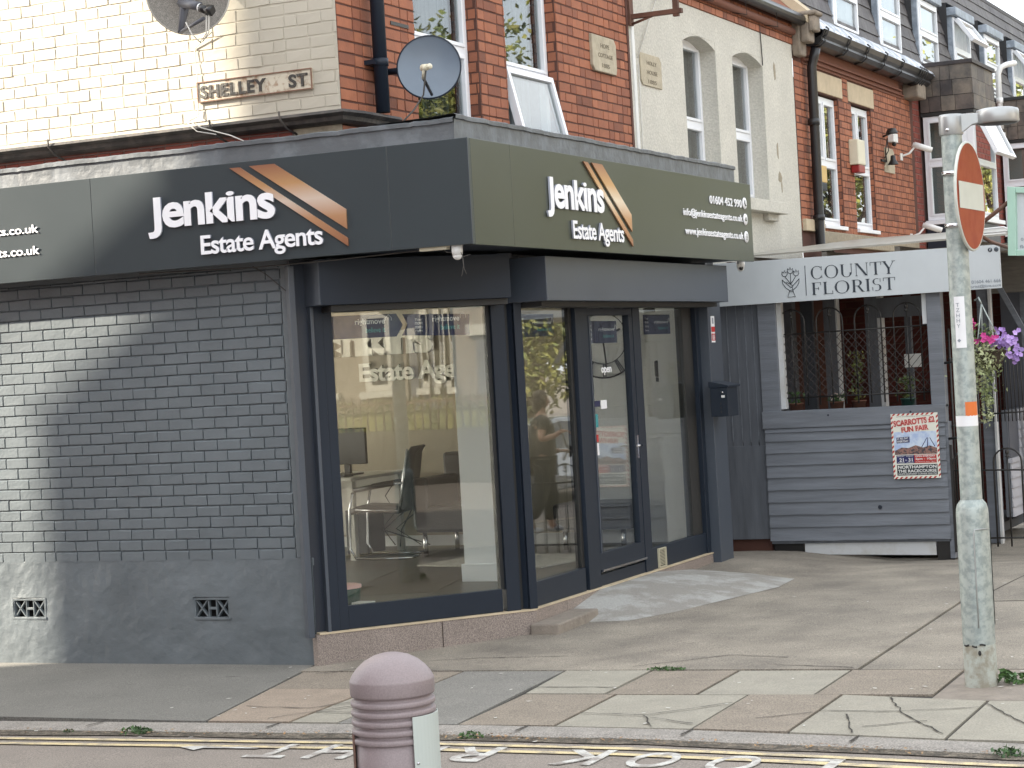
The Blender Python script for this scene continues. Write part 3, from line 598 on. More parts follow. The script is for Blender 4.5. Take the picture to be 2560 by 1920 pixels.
vt = MB(FD); vt.box(15.51, 15.675, .006, .022, .218, .228); vt.box(15.51, 15.675, .006, .022, .362, .372); vt.box(15.51, 15.522, .006, .022, .228, .362); vt.box(15.663, 15.675, .006, .022, .228, .362); vb = MB(FD)
for i in range(11): vt.box(15.522, 15.663, .006, .016, .236+i*.0115, .241+i*.0115)
v = vt.build('white_vent', 'vent_cream', shop); MB(FD).box(15.52, 15.665, .005, .0075, .226, .364).build('vent_hole', 'vent_dark', v)
# pilaster, lintels, shutter boxes, dark void
MB(FD).box(16.74, 17.06, -.2, .105, .10, 2.37).build('end_pilaster', 'anthracite_light', shop, .004)
MB(FC).box(-.083, 1.50, -.2, -.055, 2.37, 2.68).build('lintel', 'recess_blue', shop); MB(FD).box(13.03, 16.76, -.2, -.055, 2.37, 2.68).build('lintel', 'recess_blue', shop)
bx1 = MB(FC).box(.012, 1.385, -.05, .25, 2.365, 2.665).build('shutter_box', 'anthracite', shop, .004)
MB(FC).box(.008, .012, -.04, .246, 2.37, 2.66).build('end_plate', 'anthracite_light', bx1)
MB(FC).box(.10, 1.38, .02, .2, 2.325, 2.364).build('shutter_slot', 'rubber', bx1)
MB(FD).box(12.98, 16.73, -.05, .30, 2.335, 2.640).build('shutter_box', 'anthracite_light', shop, .004)
MB(FD).box(13.10, 16.72, .02, .2, 2.300, 2.334).build('shutter_slot', 'rubber', shop)
MB(FC).box(1.386, 1.50, -.05, .05, 2.4, 2.68).build('dark_soffit_void', 'recess_blue', shop)
mb = MB(); mb.slab([(-14, 11.64), (-5.70, 11.64), (-5.70, 17.05), (-6.4, 17.05), (-6.4, 14), (-7.3, 12.2), (-14, 12.2)], 2.690, 2.71); mb.build('soffit', 'recess_blue', shop)
# upstand with wavy lead capping
def upstand(fr, u0, u1, n0, z0, z1, name):
    mb = MB(fr); k = int((u1-u0)/.035); v = []; rn = random.Random(2)
    for i in range(k+1):
        u = u0+(u1-u0)*i/k; e = .006*noise.noise(Vector((u*6, 2, z0)))+.004*noise.noise(Vector((u*23, 5, 1)))
        v += [(u, n0, z0), (u, n0+e*.4, (z0+z1)/2+.01), (u, n0+.002+e, z1-.03), (u, n0+.016+e, z1-.028+e), (u, n0+.018+e, z1-.004+e), (u, n0-.0, z1+.004+e*1.3), (u, n0-.16, z1-.005+e), (u, n0-.55, z1-.01)]
    mb.add(v, [(i*8+j, (i+1)*8+j, (i+1)*8+j+1, i*8+j+1) for i in range(k) for j in range(7)], smooth=False); return mb.build(name, 'lead', shop)
upstand(FX(11.70), -14, -5.79, 0, 3.3, 3.478, 'lead_upstand'); upstand(FY(-5.79), 11.69, 17.06, 0, 3.3, 3.50, 'lead_upstand')
mb = MB(); mb.slab([(-6.7, 12.2), (-6.3, 12.2), (-6.3, 17.06), (-6.7, 17.06)], 3.43, 3.455); mb.slab([(-14, 11.75), (-6.3, 11.75), (-6.3, 12.2), (-14, 12.2)], 3.44, 3.46); mb.build('flat_roof', 'lead', shop)
MB(FY(-5.79)).box(17.04, 17.062, -.6, .0, 3.3, 3.49).build('upstand_end', 'lead', shop)
MB(FX(11.64)).box(-14, -5.80, -.05, -.01, 2.71, 3.33).build('backing_board', 'recess_blue', shop); MB(FY(-5.74)).box(11.7, 17.05, -.05, -.01, 2.71, 3.33).build('backing_board', 'recess_blue', shop)
# side return and room
MB().box(-6.5, -6.10, 17.06, 17.10, .05, 3.3).build('side_return', 'board_dark', shop); MB().box(-6.575, -6.12, 17.03, 17.056, .2, 2.62).build('white_return', 'interior_white', shop); MB().box(-6.56, -6.50, 17.06, 18.4, .05, 3.3).build('party_wall', 'board_dark', shop)
rm = MB(); rm.slab([(-13.5, 12.0), (-7.12, 12.0), (-6.12, 13.2), (-6.12, 17.05), (-6.5, 17.05), (-6.5, 17.9), (-13.5, 17.9)], .10, .20); rm.build('floor', 'interior_floor', shop)
rm = MB(); rm.slab([(-13.5, 11.95), (-7.1, 11.95), (-6.15, 13.1), (-6.15, 17.05), (-6.5, 17.05), (-6.5, 17.95), (-13.5, 17.95)], 2.62, 2.66); rm.build('ceiling', 'ceiling', shop)
rg_ = MB(); rg_.box(-13.55, -13.5, 12, 17.95, .1, .3); rg_.box(-13.55, -13.5, 12, 17.95, 2.56, 2.7)  # invented glazed end wall out of view, put in to brighten the room
for y_ in (12, 13.9, 15.9, 17.85): rg_.box(-13.55, -13.5, y_, y_+.08, .3, 2.56)
rg_ = rg_.build('added_rear_glazing', 'upvc', shop); MB().box(-13.53, -13.52, 12.05, 17.9, .28, 2.58).build('added_diffuser_pane', 'daylight_diffuser', rg_)
rm = MB(); rm.box(-13.5, -6.5, 17.9, 17.95, .2, 2.65); rm.box(-10.38, -7.12, 11.98, 12.01, .2, 2.65); rm.build('room_wall', 'interior_wall', shop)
MB().box(-12.5, -6.5, 17.875, 17.9, .2, .30).build('skirting', 'interior_white', shop)
rm = MB(); rm.box(-7.6, -6.5, 17.865, 17.899, .3, 2.62); rm.build('white_wall_panel', 'interior_white', shop)
pl = MB().box(-7.48, -7.17, 14.85, 15.15, .2, 2.65).build('pillar', 'interior_white', shop, .003); mb = MB(); mb.box(-7.50, -7.15, 14.825, 15.17, .2, .34); mb.build('pillar_skirting', 'interior_white', pl, .004)
# window stickers
NAV = MB(FC); NAV.poly([(.172, 2.30), (.655, 2.30), (.70, 2.222), (.65, 2.145), (.172, 2.145)], -.046, -.044); NAV.poly([(.70, 2.295), (1.20, 2.275), (1.19, 2.13), (.69, 2.15), (.735, 2.222)], -.046, -.044)
stk = NAV.build('arrow_sticker', 'sticker_navy', sw)
def rmove(fr, u0, u1, z0, z1, parent, n=-.046, small=True):
    W = u1-u0; H = z1-z0
    s_ = MB(fr).box(u0, u1, n-.002, n, z0, z1).build('window_sticker', 'sticker_navy', parent)
    text('rightmove', fr, u1-.08*W, z0+.50*H, .52*W, .20*H, n+.001, 'vinyl_text', 'lettering', s_, align='r', ext=.0005, bold=.015)
    text('believe it', fr, u1-.10*W, z0+.24*H, .36*W, .16*H, n+.001, 'vinyl_teal', 'lettering', s_, align='r', ext=.0005)
    for i, w_ in enumerate(('Your', 'move', 'starts', 'here')): text(w_, fr, u0+.05*W, z0+(.76-.2*i)*H, .13*W, .10*H, n+.001, 'vinyl_text', 'lettering', s_, ext=.0005)
    hx, hz = u1-.075*W, z0+.72*H; hm = MB(fr); hm.tube([(hx, n+.002, hz-.1*H), (hx-.001, n+.002, hz), (hx+.028*W, n+.002, hz+.1*H), (hx+.056*W, n+.002, hz), (hx+.056*W, n+.002, hz-.1*H)], .0022, 4); hm.build('house_mark', 'vinyl_text', s_)
for (u1, z, wd_, hh) in ((.60, 2.225, .215, .05), (1.15, 2.222, .20, .05)):
    text('rightmove', FC, u1-.03, z, wd_, hh, -.0435, 'vinyl_text', 'lettering', stk, align='r', ext=.0005, bold=.015)
    text('believe it', FC, u1-.03, z-.045, .14, .035, -.0435, 'vinyl_teal', 'lettering', stk, align='r', ext=.0005)
    hm = MB(FC); hm.tube([(u1-.022, -.043, z+.03), (u1-.022, -.043, z+.05), (u1-.002, -.043, z+.07), (u1+.018, -.043, z+.05), (u1+.018, -.043, z+.03)], .0022, 4); hm.build('house_mark', 'vinyl_text', stk)
for i, w_ in enumerate(('Your', 'move', 'starts', 'right')): text(w_, FC, .79, 2.245-i*.026, .055, .018, -.0435, 'vinyl_text', 'lettering', stk, ext=.0005)
rmove(FD, 13.21, 13.84, 2.10, 2.262, dfo); rmove(FD, 14.43, 15.04, 2.035, 2.205, door); rmove(FD, 15.62, 16.22, 2.09, 2.250, dfo)
ds = MB(FD)
text('open', FD, 14.62, 1.79, .2, .06, .001-.018, 'vinyl_text', 'lettering', door, ext=.0005, bold=.02)
MB(FD).box(14.41, 14.56, -.0185, -.017, 1.555, 1.60).build('window_sticker', 'sticker_navy', door); MB(FD).box(14.575, 14.69, -.0185, -.017, 1.535, 1.60).build('window_sticker', 'sticker_white', door)
MB(FD).box(14.41, 14.50, -.0185, -.017, 1.40, 1.50).build('window_sticker', 'sticker_teal', door); MB(FD).box(14.41, 14.49, -.0185, -.017, 1.29, 1.345).build('window_sticker', 'sticker_red', door); MB(FD).box(14.41, 14.49, -.0185, -.017, 1.19, 1.28).build('window_sticker', 'sticker_white', door)
# side sticker on the end pilaster
ss = MB(FD).box(16.80, 16.89, .105, .107, 2.0, 2.225).build('notice_sticker', 'sticker_white', shop)
MB(FD).box(16.802, 16.888, .107, .108, 2.015, 2.075).build('red_band', 'sticker_red', ss); MB(FD).box(16.802, 16.888, .107, .108, 2.09, 2.135).build('red_band', 'sticker_red', ss)
MB(FD).box(16.83, 16.865, .107, .108, 2.16, 2.21).build('figure_mark', 'ink_grey', ss)
text('88', FD, 16.815, 2.022, .055, .045, .109, 'sticker_white', 'lettering', ss, ext=.0005)
# ------------------------------------------------------------------ fascia sign with its lettering
sg = thing('fascia_sign', (-5.66, 11.6, 2.68), 'long dark fascia sign wrapping the corner with white lettering and copper roof stripes', 'shop sign')
FLs, FRs = FX(11.60), FY(-5.66)
a = MB(FLs)
for x0, x1 in ((-14, -8.517), (-8.514, -6.232), (-6.229, -5.66)): a.box(x0, x1, -.04, 0, 2.675, 3.335)
pL = a.build('panel', 'fascia_panel', sg, .002); b = MB(FRs); b.box(11.642, 12.219, -.04, 0, 2.672, 3.335); b.box(12.221, 17.08, -.04, 0, 2.672, 3.335); pR = b.build('panel', 'fascia_reflect_tint', sg, .002)
MB(FRs).box(11.597, 11.603, .0005, .003, 2.672, 3.335).build('corner_bead', 'anthracite_light', sg)
def logo(fr, u, parent):
    text('Jenkins', fr, u, 2.886, .995, .272, .004, 'white_vinyl', 'lettering', parent, ext=.014, bold=.028, sp=.93, edge='letter_edge')
    text('Estate Agents', fr, u+.409, 2.712, .93, .166, .004, 'white_vinyl', 'lettering', parent, ext=.014, bold=.018, sp=.93, edge='letter_edge')
    m = MB(fr); m.poly([(u+.663, 3.30), (u+.742, 3.298), (u+1.519, 2.777), (u+1.519, 2.726)], .003, .014); m.poly([(u+.814, 3.30), (u+1.003, 3.298), (u+1.517, 2.961), (u+1.517, 2.836)], .003, .014)
    m.build('roof_stripes', 'copper_sheen', parent)
logo(FLs, -8.055, pL); logo(FRs, 12.742, pR)
def contact(fr, ur, parent, left=False):
    al = 'l' if left else 'r'
    for s_, z, w_, h_ in (('01604 452 990', 3.122, .80, .068), ('info@jenkinsestateagents.co.uk', 2.986, 1.43, .078), ('www.jenkinsestateagents.co.uk', 2.836, 1.41, .078)):
        if left: u = ur-w_ if 'jenkins' in s_ else ur-1.43
        else: u = ur
        text(s_, fr, u, z, w_, h_, .004, 'white_vinyl', 'lettering', parent, ext=.006, bold=.01, align='r' if not left else 'l')
        ic = (ur+.08) if not left else ur-1.55; cz = z+.042
        m = MB(fr); m.lathe(fr.p(ic, .004, cz), [(0, .007), (.047, .007), (.049, 0)], 24, axis=fr.n); m.build('icon_disc', 'white_vinyl', parent)
        k = MB(fr)
        if '0' in s_: k.tube([(ic-.012, .014, cz+.024), (ic-.016, .014, cz), (ic, .014, cz-.018), (ic+.018, .014, cz-.020)], .006, 5)
        elif 'info' in s_: k.box(ic-.024, ic+.024, .0115, .0125, cz-.016, cz+.016); k.tube([(ic-.024, .013, cz+.014), (ic, .013, cz-.004), (ic+.024, .013, cz+.014)], .002, 4, mi=1)
        else:
            k.lathe(fr.p(ic, .012, cz), [(.026, 0), (.028, .001), (.030, 0)], 20, axis=fr.n); k.box(ic-.027, ic+.027, .0115, .013, cz-.002, cz+.002); k.box(ic-.002, ic+.002, .0115, .013, cz-.027, cz+.027)
        k.build('icon', ['fascia_reflect_tint', 'white_vinyl'], parent)
contact(FRs, 16.81, pR); contact(FLs, -8.966, pL, True)
# ------------------------------------------------------------------ cream gable / red brick end terrace
FR = FY(XC)
hope = thing('brick_cottage', (-8.5, 14.4, 0), 'end terrace house with cream painted side wall and red brick front above the shop', 'house')
mb = MB(); wall(FX(Y0), -14, XC, 3.62, 6.3, [], .1, mb); mb.build('mortar', 'cream_paint', hope)
bk = MB(); bricks(bk, FX(Y0), -10.6, XC, 3.66, 4.75, bw=.186, ch=.0795, j=.007, rel=.0045, jit=.003, rnd=random.Random(9)); bk.build('cream_brickwork', 'cream_paint', hope)
mb = MB(FX(Y0)); mb.poly([(-14, 6.29), (XC, 6.29), (-10.4, 8.9)], -.2, -.001); mb.build('gable_top', 'cream_paint', hope)
bk = MB(); bricks(bk, FX(Y0+.01), -12, -7.06, 3.3, 3.56, bw=.225, ch=.077, j=.01, rel=.004, flem=True); bk.build('red_brick_strip', 'red_brick_dark', hope)
MB(FX(Y0)).box(-12, -7.05, -.08, -.012, 3.2, 3.62).build('mortar', 'mortar_grey', hope); MB(FX(Y0)).box(-7.05, XC, -.1, .006, 3.2, 3.6).build('concrete_strip', 'bare_render', hope)
UH = [(12.96, 13.975, 3.35, 5.15), (14.463, 15.44, 3.35, 5.15)]
mb = MB(); wall(FR, Y0, 17.02, 3.2, 5.55, UH, .16, mb); mb.build('mortar', 'mortar_dark', hope)
bk = MB(); bricks(bk, FR, Y0+.001, 17.0, 3.3, 5.5, UH, bw=.225, ch=.0795, j=.0085, rel=.005, flem=True, rnd=random.Random(4), jit=.002)
for h in UH:                                                    # brick jambs facing the street corner
    q = Fr(XC-.13, h[1], 0); q.n = Vector((0, -1, 0)); bricks(bk, q, .0, .128, 3.3, 5.2, bw=.125, ch=.0795, j=.0085, rel=.003, rnd=random.Random(8))
bk.build('red_brickwork', 'red_brick', hope)
upvc_window(FR, UH[0][0], UH[0][1], 3.38, 5.14, -.085, hope, trans=4.25, curt_split=.0 or None, curt=None)
w2 = upvc_window(FR, UH[1][0], UH[1][1], 3.38, 5.14, -.085, hope, trans=4.20, openz=1, curt=None)
open_casement(FR, UH[1][0]+.05, UH[1][1]-.05, 3.42, 4.19, -.05, 13, w2)
for h in UH:
    c = MB(FR); v = []; a, b = h[0]+.55, h[1]-.05
    for i in range(13): v += [(a+(b-a)*i/12, -.25-.03*math.sin(i*2.1), 3.4), (a+(b-a)*i/12, -.25-.03*math.sin(i*2.1), 5.1)]
    c.add(v, [(2*i, 2*i+2, 2*i+3, 2*i+1) for i in range(12)]); c.build('curtain', 'curtain', hope)
MB(FR).box(UH[1][0]+.05, UH[1][1]-.1, -.30, -.29, 3.4, 4.15).build('blind', 'blind_white', hope)
def plaque(name, fr, u0, u1, z0, z1, words, parent, shape=0):
    c = .045; m = MB(fr)
    p = [(u0+c, z0), (u1-c*.4, z0), (u1, z0+c), (u1, z1-c), (u1-c, z1), (u0, z1), (u0, z0+c)] if not shape else [(u0+c, z0), (u1, z0), (u1, z1-c), (u1-c, z1), (u0, z1), (u0, z0+c)]
    m.poly(p, 0, .032 if not shape else .014); o = m.build(name, 'plaque_stone', parent, .006)
    for i, w_ in enumerate(words):
        W = (u1-u0)*(.36, .60, .32)[i] if len(words[1]) > 5 else (u1-u0)*(.46, .5, .4)[i]
        text(w_, fr, (u0+u1)/2-W/2+.01, z1-.10-i*.083, W, .036, .033 if not shape else .015, 'letter_dark', 'lettering', o, ext=.001, bold=.02)
    return o
plaque('date_stone', FR, 16.13, 16.66, 4.335, 4.64, ('HOPE', 'COTTAGE', '1885'), hope)
MB(FR).box(16.985, 17.03, -.02, .012, 3.3, 5.5).build('party_line', 'mortar_dark', hope)
# old iron moulding between gable and shop roof, wrapping the corner
gt = MB(FX(Y0)); PR = [(0, 3.635), (.11, 3.625), (.125, 3.605), (.085, 3.585), (.08, 3.56), (.045, 3.545), (0, 3.54)]
def sweep(m, pts, prof):
    k = len(prof); v = []
    for (x, y, nx, ny) in pts: v += [(x+nx*d, y+ny*d, z) for d, z in prof]
    m.add(v, [(i*k+j, (i+1)*k+j, (i+1)*k+j+1, i*k+j+1) for i in range(len(pts)-1) for j in range(k-1)], smooth=False)
m = MB(); c = .95
sweep(m, [(-14, Y0, 0, -1), (-9, Y0, 0, -1), (XC-.1, Y0, 0, -1), (XC-.0, Y0+.0, .7, -1), (XC, Y0+.14, 1, -.3), (XC, Y0+.2, 1, 0), (XC, Y0+.62, 1, 0)], PR); m.build('iron_moulding', 'old_iron', hope)
m = MB(FX(Y0))
for x in (-8.95, -7.62, -7.08): m.tube([(x, .13, 3.65), (x+.01, .14, 3.6), (x+.03, .09, 3.54), (x+.07, .03, 3.5)], .008, 5)
m.build('gutter_bracket', 'old_iron', hope)
m = MB(FR); m.tube([(12.27, .09, 3.64), (12.27, .09, 6)], .048, 14); m.tube([(12.27, .09, 3.95), (12.27, .09, 4.0)], .056, 14); m.tube([(12.27, .09, 4.6), (12.27, .09, 4.65)], .056, 14); m.box(12.2, 12.34, 0, .09, 3.96, 3.99); m.build('downpipe', 'anthracite', hope)
MB(FR).box(12.6, 12.86, .0, .012, 4.28, 4.305).build('gas_stub', 'black_iron', hope)
m = MB(); m.add([(XC+.12, Y0-.15, 5.5), (XC+.12, 21.9, 5.5), (-10.4, 21.9, 8.95), (-10.4, Y0-.15, 8.95)], [(0, 1, 2, 3)]); m.add([(-14.3, Y0-.15, 5.5), (-14.3, 21.9, 5.5), (-10.4, 21.9, 8.95), (-10.4, Y0-.15, 8.95)], [(0, 1, 2, 3)])
m.build('slate_roof', 'clay_tile', hope)
# ------------------------------------------------------------------ white rendered house
holly = thing('rendered_house', (-8.5, 19.4, 0), 'white roughcast terrace house with tall arched window openings and a brick eaves band', 'house')
WH = [(18.42, 19.335, 3.42, 4.94), (19.832, 20.80, 3.42, 4.94)]
mb = MB(); wall(FR, 17.03, 21.86, 2.3, 5.2, WH, .20, mb); mb.build('rendered_wall', 'white_render', holly)
for h in WH:
    for s_ in (0, 1):
        m = MB(FR); a, b = (h[0], (h[0]+h[1])/2); pts = []
        for i in range(9):
            t = i/8; u = a+(b-a)*t; z = 4.85+.085*(1-(1-t)**2); pts.append((u if s_ == 0 else h[0]+h[1]-u, z))
        m.poly(pts+[(pts[0][0], 4.945)], -.2, -.002); m.build('arch_filler', 'white_render', holly)
    upvc_window(FR, h[0], h[1], 3.44, 4.93, -.16, holly, trans=4.13, curt='curtain')
MB(FR).box(18.3, 19.45, -.2, .10, 3.31, 3.43).build('stone_sill', 'white_render', holly, .006); MB(FR).box(20.0-.3, 20.98, -.2, .14, 3.31, 3.43).build('stone_sill', 'white_render', holly, .006)
m = MB(FR); m.box(20.55, 20.9, 0, .06, 3.24, 3.31); m.build('sill_corbel', 'white_render', holly, .006)
bk = MB(); bricks(bk, FR, 17.03, 21.9, 5.2, 5.42, bw=.225, ch=.075, j=.009, rel=.012, flem=True, rnd=random.Random(6)); bk.build('brick_band', 'red_brick', holly); MB(FR).box(17.03, 21.9, -.1, 0, 5.2, 5.5).build('mortar', 'mortar_dark', holly)
m = MB(FR); m.tube([(17.03, .04, 5.33), (21.8, .04, 5.33)], .04, 10); m.build('roll_moulding', 'red_brick', holly)
m = MB(FR); m.tube([(11.8, .12, 5.47), (21.9, .12, 5.46)], .062, 12); m.build('eaves_gutter', 'black_plastic', holly)
m = MB(FR)
for u in (18.9, 19.9, 20.9): m.tube([(u, .0, 5.30), (u, .16, 5.26), (u, .15, 5.42)], .006, 5)
m.tube([(20.75, .012, 5.28), (20.78, .012, 4.86)], .006, 5); m.build('bracket_wires', 'cable_dark', holly)
for (u, z, w_, h_) in ((21.2, 4.85, .08, .2), (21.16, 4.0, .07, .2), (21.2, 3.72, .13, .13), (21.24, 3.62, .05, .12)):
    r_ = random.Random(int(u*z*10)); m = MB(FR); m.poly([(u+w_*math.cos(t*.9)*r_.uniform(.35, .6), z+h_*math.sin(t*.9)*r_.uniform(.35, .6)) for t in range(7)], 0, .0025); m.build('bare_patch', 'bare_render', holly)
m = MB(FR); m.box(17.10, 17.16, 0, .012, 3.3, 5.2); m.build('edge_strip', 'white_plastic', holly)
m = MB(FR); m.tube([(17.2, .02, 4.5), (17.19, .02, 3.6), (17.24, .02, 3.0)], .006, 5); m.tube([(17.19, .02, 4.55), (17.85, .03, 5.3)], .006, 5); m.build('wall_cable', 'cable', holly)
plaque('date_stone', FR, 17.27, 17.79, 4.325, 4.615, ('HOLLY', 'HOUSE', '1885'), holly, 1)
m = MB(FR); pts = []
m.poly([(21.88, 5.08), (22.08, 5.08), (22.1, 5.15), (22.1, 5.5), (21.86, 5.5), (21.86, 5.15)], 0, .10); m.poly([(21.87, 5.22), (22.09, 5.22), (22.09, 5.45), (21.87, 5.45)], .10, .20); m.poly([(21.87, 5.33), (22.09, 5.33), (22.09, 5.5), (21.87, 5.5)], .20, .27); m.box(21.84, 22.12, 0, .30, 5.5, 5.55)
m.build('stone_corbel', 'old_stone', holly, .02)
m = MB(); m.add([(XC+.2, 21.85, 5.55), (XC+.2, 22.2, 5.55), (-10.4, 22.2, 9.1), (-10.4, 21.85, 9.1), (XC+.2, 21.85, 5.42), (XC+.2, 22.2, 5.42)], [(0, 1, 2, 3), (0, 1, 5, 4), (0, 4, 3), (1, 5, 2)]); m.build('parapet_coping', 'cream_stone', holly)
# sign bracket
brk = MB(FR); brk.box(17.03, 17.12, 0, .03, 4.82, 5.5); brk.box(17.05, 17.1, .0, .50, 4.875, 4.915); brk.box(17.055, 17.095, .42, .47, 4.85, 5.1); brk.tube([(17.075, .03, 4.83), (17.075, .22, 4.88)], .012, 6)
tag(brk.build('iron_bracket', 'rusty_iron'), 'dark rusty iron hanging bracket at the top edge of the white house', 'bracket')
# ------------------------------------------------------------------ red brick terrace with stone lintels
t3 = thing('brick_terrace', (-8.5, 24.5, 0), 'red brick house with two narrow white windows under plain stone lintels', 'house')
TH = [(22.69, 23.56, 3.27, 4.77), (24.10, 24.98, 3.27, 4.77)]
mb = MB(); wall(FR, 21.87, 27.06, 1.5, 5.3, TH, .16, mb); mb.build('mortar', 'mortar_dark', t3)
ST = TH+[(22.57, 23.73, 4.78, 5.01), (23.98, 25.11, 4.78, 5.01)]
bk = MB(); bricks(bk, FR, 21.88, 26.9, 3.20, 5.04, ST, bw=.225, ch=.0775, j=.0085, rel=.005, flem=True, rnd=random.Random(14), jit=.002)
for h in TH: q = Fr(XC-.13, h[1], 0); q.n = Vector((0, -1, 0)); bricks(bk, q, .0, .128, 3.3, 4.75, bw=.125, ch=.0775, j=.0085, rel=.003)
bk.build('red_brickwork', 'red_brick', t3)
for h in ST[2:]: MB(FR).box(h[0], h[1], -.1, .012, h[2], h[3]).build('stone_lintel', 'cream_stone', t3, .006)
MB(FR).box(21.9, 22.6, -.1, .05, 3.18, 3.31).build('stone_band', 'cream_stone', t3, .006); MB(FR).box(22.6, 26.9, -.1, .04, 3.04, 3.20).build('stone_band', 'bare_render', t3, .008)
for h in TH: upvc_window(FR, h[0], h[1], 3.28, 4.75, -.05, t3, trans=4.0, mull=h[0]+.36, curt='curtain', sill=True)
m = MB(FR)
for i, (z0, z1, d) in enumerate(((5.03, 5.06, .02), (5.06, 5.075, .045), (5.075, 5.11, .03), (5.11, 5.13, .06), (5.13, 5.3, .035))): m.box(22.18-i*.001, 26.6-i*.08, -.05, d, z0, z1)
m.build('brick_cornice', 'red_brick', t3, .004)
m = MB(FR); v = []; k = 9; PRF = [(.03, 5.24), (.10, 5.215), (.19, 5.23), (.24, 5.27), (.23, 5.30), (.26, 5.33), (.285, 5.385), (.265, 5.39), (.24, 5.33)]
for u in (22.22, 27.18): v += [(u, d, z) for d, z in PRF]
m.add(v, [(j, k+j, k+j+1, j+1) for j in range(k-1)]); m.add(v[k:], [tuple(range(k))]); m.add(v[:k], [tuple(range(k))])
for u in (22.3, 23.2, 24.0, 24.8, 25.6, 26.5, 26.6, 26.7, 26.8): m.tube([(u, .1, 5.205), (u, .2, 5.215), (u, .255, 5.265), (u, .245, 5.30), (u, .275, 5.33), (u, .30, 5.39), (u, .27, 5.42)], .011, 5)
m.build('eaves_gutter', 'black_plastic', t3)
m = MB(FR); m.tube([(22.28, .15, 5.2), (22.28, .12, 5.1), (22.28, .09, 5.0), (22.24, .09, 3.02), (22.3, .2, 2.9)], .055, 12); m.tube([(22.24, .09, 4.35), (22.24, .09, 4.42)], .068, 12); m.tube([(22.24, .09, 3.3), (22.24, .09, 3.36)], .068, 12); m.build('downpipe', 'black_plastic', t3)
m = MB(FR); k = 60; v = []
for i in range(k+1):
    u = 22.0+5.55*i/k; e = .012*noise.noise(Vector((u*4, 1, 1))); v += [(u, .22+e, 5.40), (u, .19, 5.46+e), (u, .10, 5.52+e), (u, .04+e, 5.585), (u, -.06, 5.66+e), (u, -.2, 5.67)]
m.add(v, [(i*6+j, (i+1)*6+j, (i+1)*6+j+1, i*6+j+1) for i in range(k) for j in range(5)], smooth=True); m.build('lead_valley', 'lead_painted_sunlit', t3)
MB(FR).box(26.62, 27.05, -.1, .2, 5.05, 5.24).build('end_corbel', 'old_stone', t3, .02)
m = MB(FR); m.poly([(25.47, 4.03), (25.93, 4.03), (25.93, 4.30), (25.86, 4.34), (25.5, 4.34), (25.5, 4.12), (25.47, 4.1)], 0, .02); dp = m.build('date_stone', 'plaque_stone', t3, .004)
def small(name, mats, label, cat, parts):
    o = None
    for i, (pn, fn, mt, bev) in enumerate(parts):
        m = MB(FR) if not isinstance(fn, tuple) else MB(fn[0]); (fn if not isinstance(fn, tuple) else fn[1])(m)
        if i == 0: o = m.build(name, mt, None, bev); tag(o, label, cat)
        else: m.build(pn, mt, o, bev)
    return o
small('alarm_box', None, 'tall white alarm box with a dark red base on the red brick terrace', 'alarm', [('', lambda m: m.box(23.90, 24.20, 0, .12, 4.02, 4.32), 'cream_plastic', .015), ('base', lambda m: m.box(23.93, 24.19, .01, .11, 3.93, 4.02), 'alarm_red', .01)])
small('alarm_box', None, 'yellow alarm box with a grey base beside the black downpipe', 'alarm', [('', lambda m: m.box(22.36, 22.62, 0, .10, 3.73, 3.92), 'alarm_yellow', .01), ('base', lambda m: m.box(22.38, 22.6, .01, .10, 3.64, 3.73), 'anthracite', .01)])
def lamp_fn(m):
    m.lathe(FR.p(25.48, .12, 4.50), [(0, .07), (.05, .06), (.07, .02), (.075, 0)], 14); m.tube([(25.48, 0, 4.47), (25.48, .1, 4.5)], .012, 6); m.tube([(25.48, .06, 4.45), (25.4, .05, 4.28), (25.5, .03, 4.16)], .008, 5); m.tube([(25.5, .05, 4.45), (25.55, .05, 4.3), (25.42, .03, 4.2)], .007, 5)
    m.lathe(FR.p(25.55, .10, 4.18), [(0, .06), (.03, .05), (.035, 0), (.07, -.06)], 12); m.box(25.3, 25.5, 0, .03, 4.15, 4.18)
small('wall_lamp', None, 'small black lamp with looping cable above the date stone', 'lamp', [('', lamp_fn, 'black_iron', 0)])
small('sensor_box', None, 'little white sensor box on brick beside the wall lamp', 'sensor', [('', lambda m: m.box(25.72, 25.93, 0, .08, 4.42, 4.53), 'white_plastic', .006), ('eye', lambda m: m.blob(FR.p(25.84, .05, 4.40), .03), 'black_plastic', 0)])
def bullet(y, z, label, yaw=0):
    d = Vector((.9, .35, -.38)).normalized(); b = FR.p(y, .15, z)
    m = MB(); m.tube([b-d*.02, b+d*.20], .032, 12, raw=True); m.tube([b-d*.0+Vector((0, 0, .010)), b+d*.24+Vector((0, 0, .010))], .037, 12, raw=True)
    o = m.build('security_camera', 'white_plastic'); tag(o, label, 'camera')
    m = MB(); m.lathe(b+d*.205, [(.0, 0), (.028, 0), (.028, .006), (0, .006)], 12, axis=d); m.build('lens', 'black_plastic', o)
    m = MB(FR); m.tube([(y-.12, 0, z-.14), (y-.02, .09, z-.10), (y, .15, z-.03)], .014, 6); m.box(y-.17, y-.07, 0, .015, z-.19, z-.1); m.build('mount', 'white_plastic', o); return o
bullet(26.45, 4.42, 'white bullet camera high on the corner of the red terrace under the gutter')
bullet(26.75, 3.40, 'white bullet camera low on the dark brick pier below the other camera')
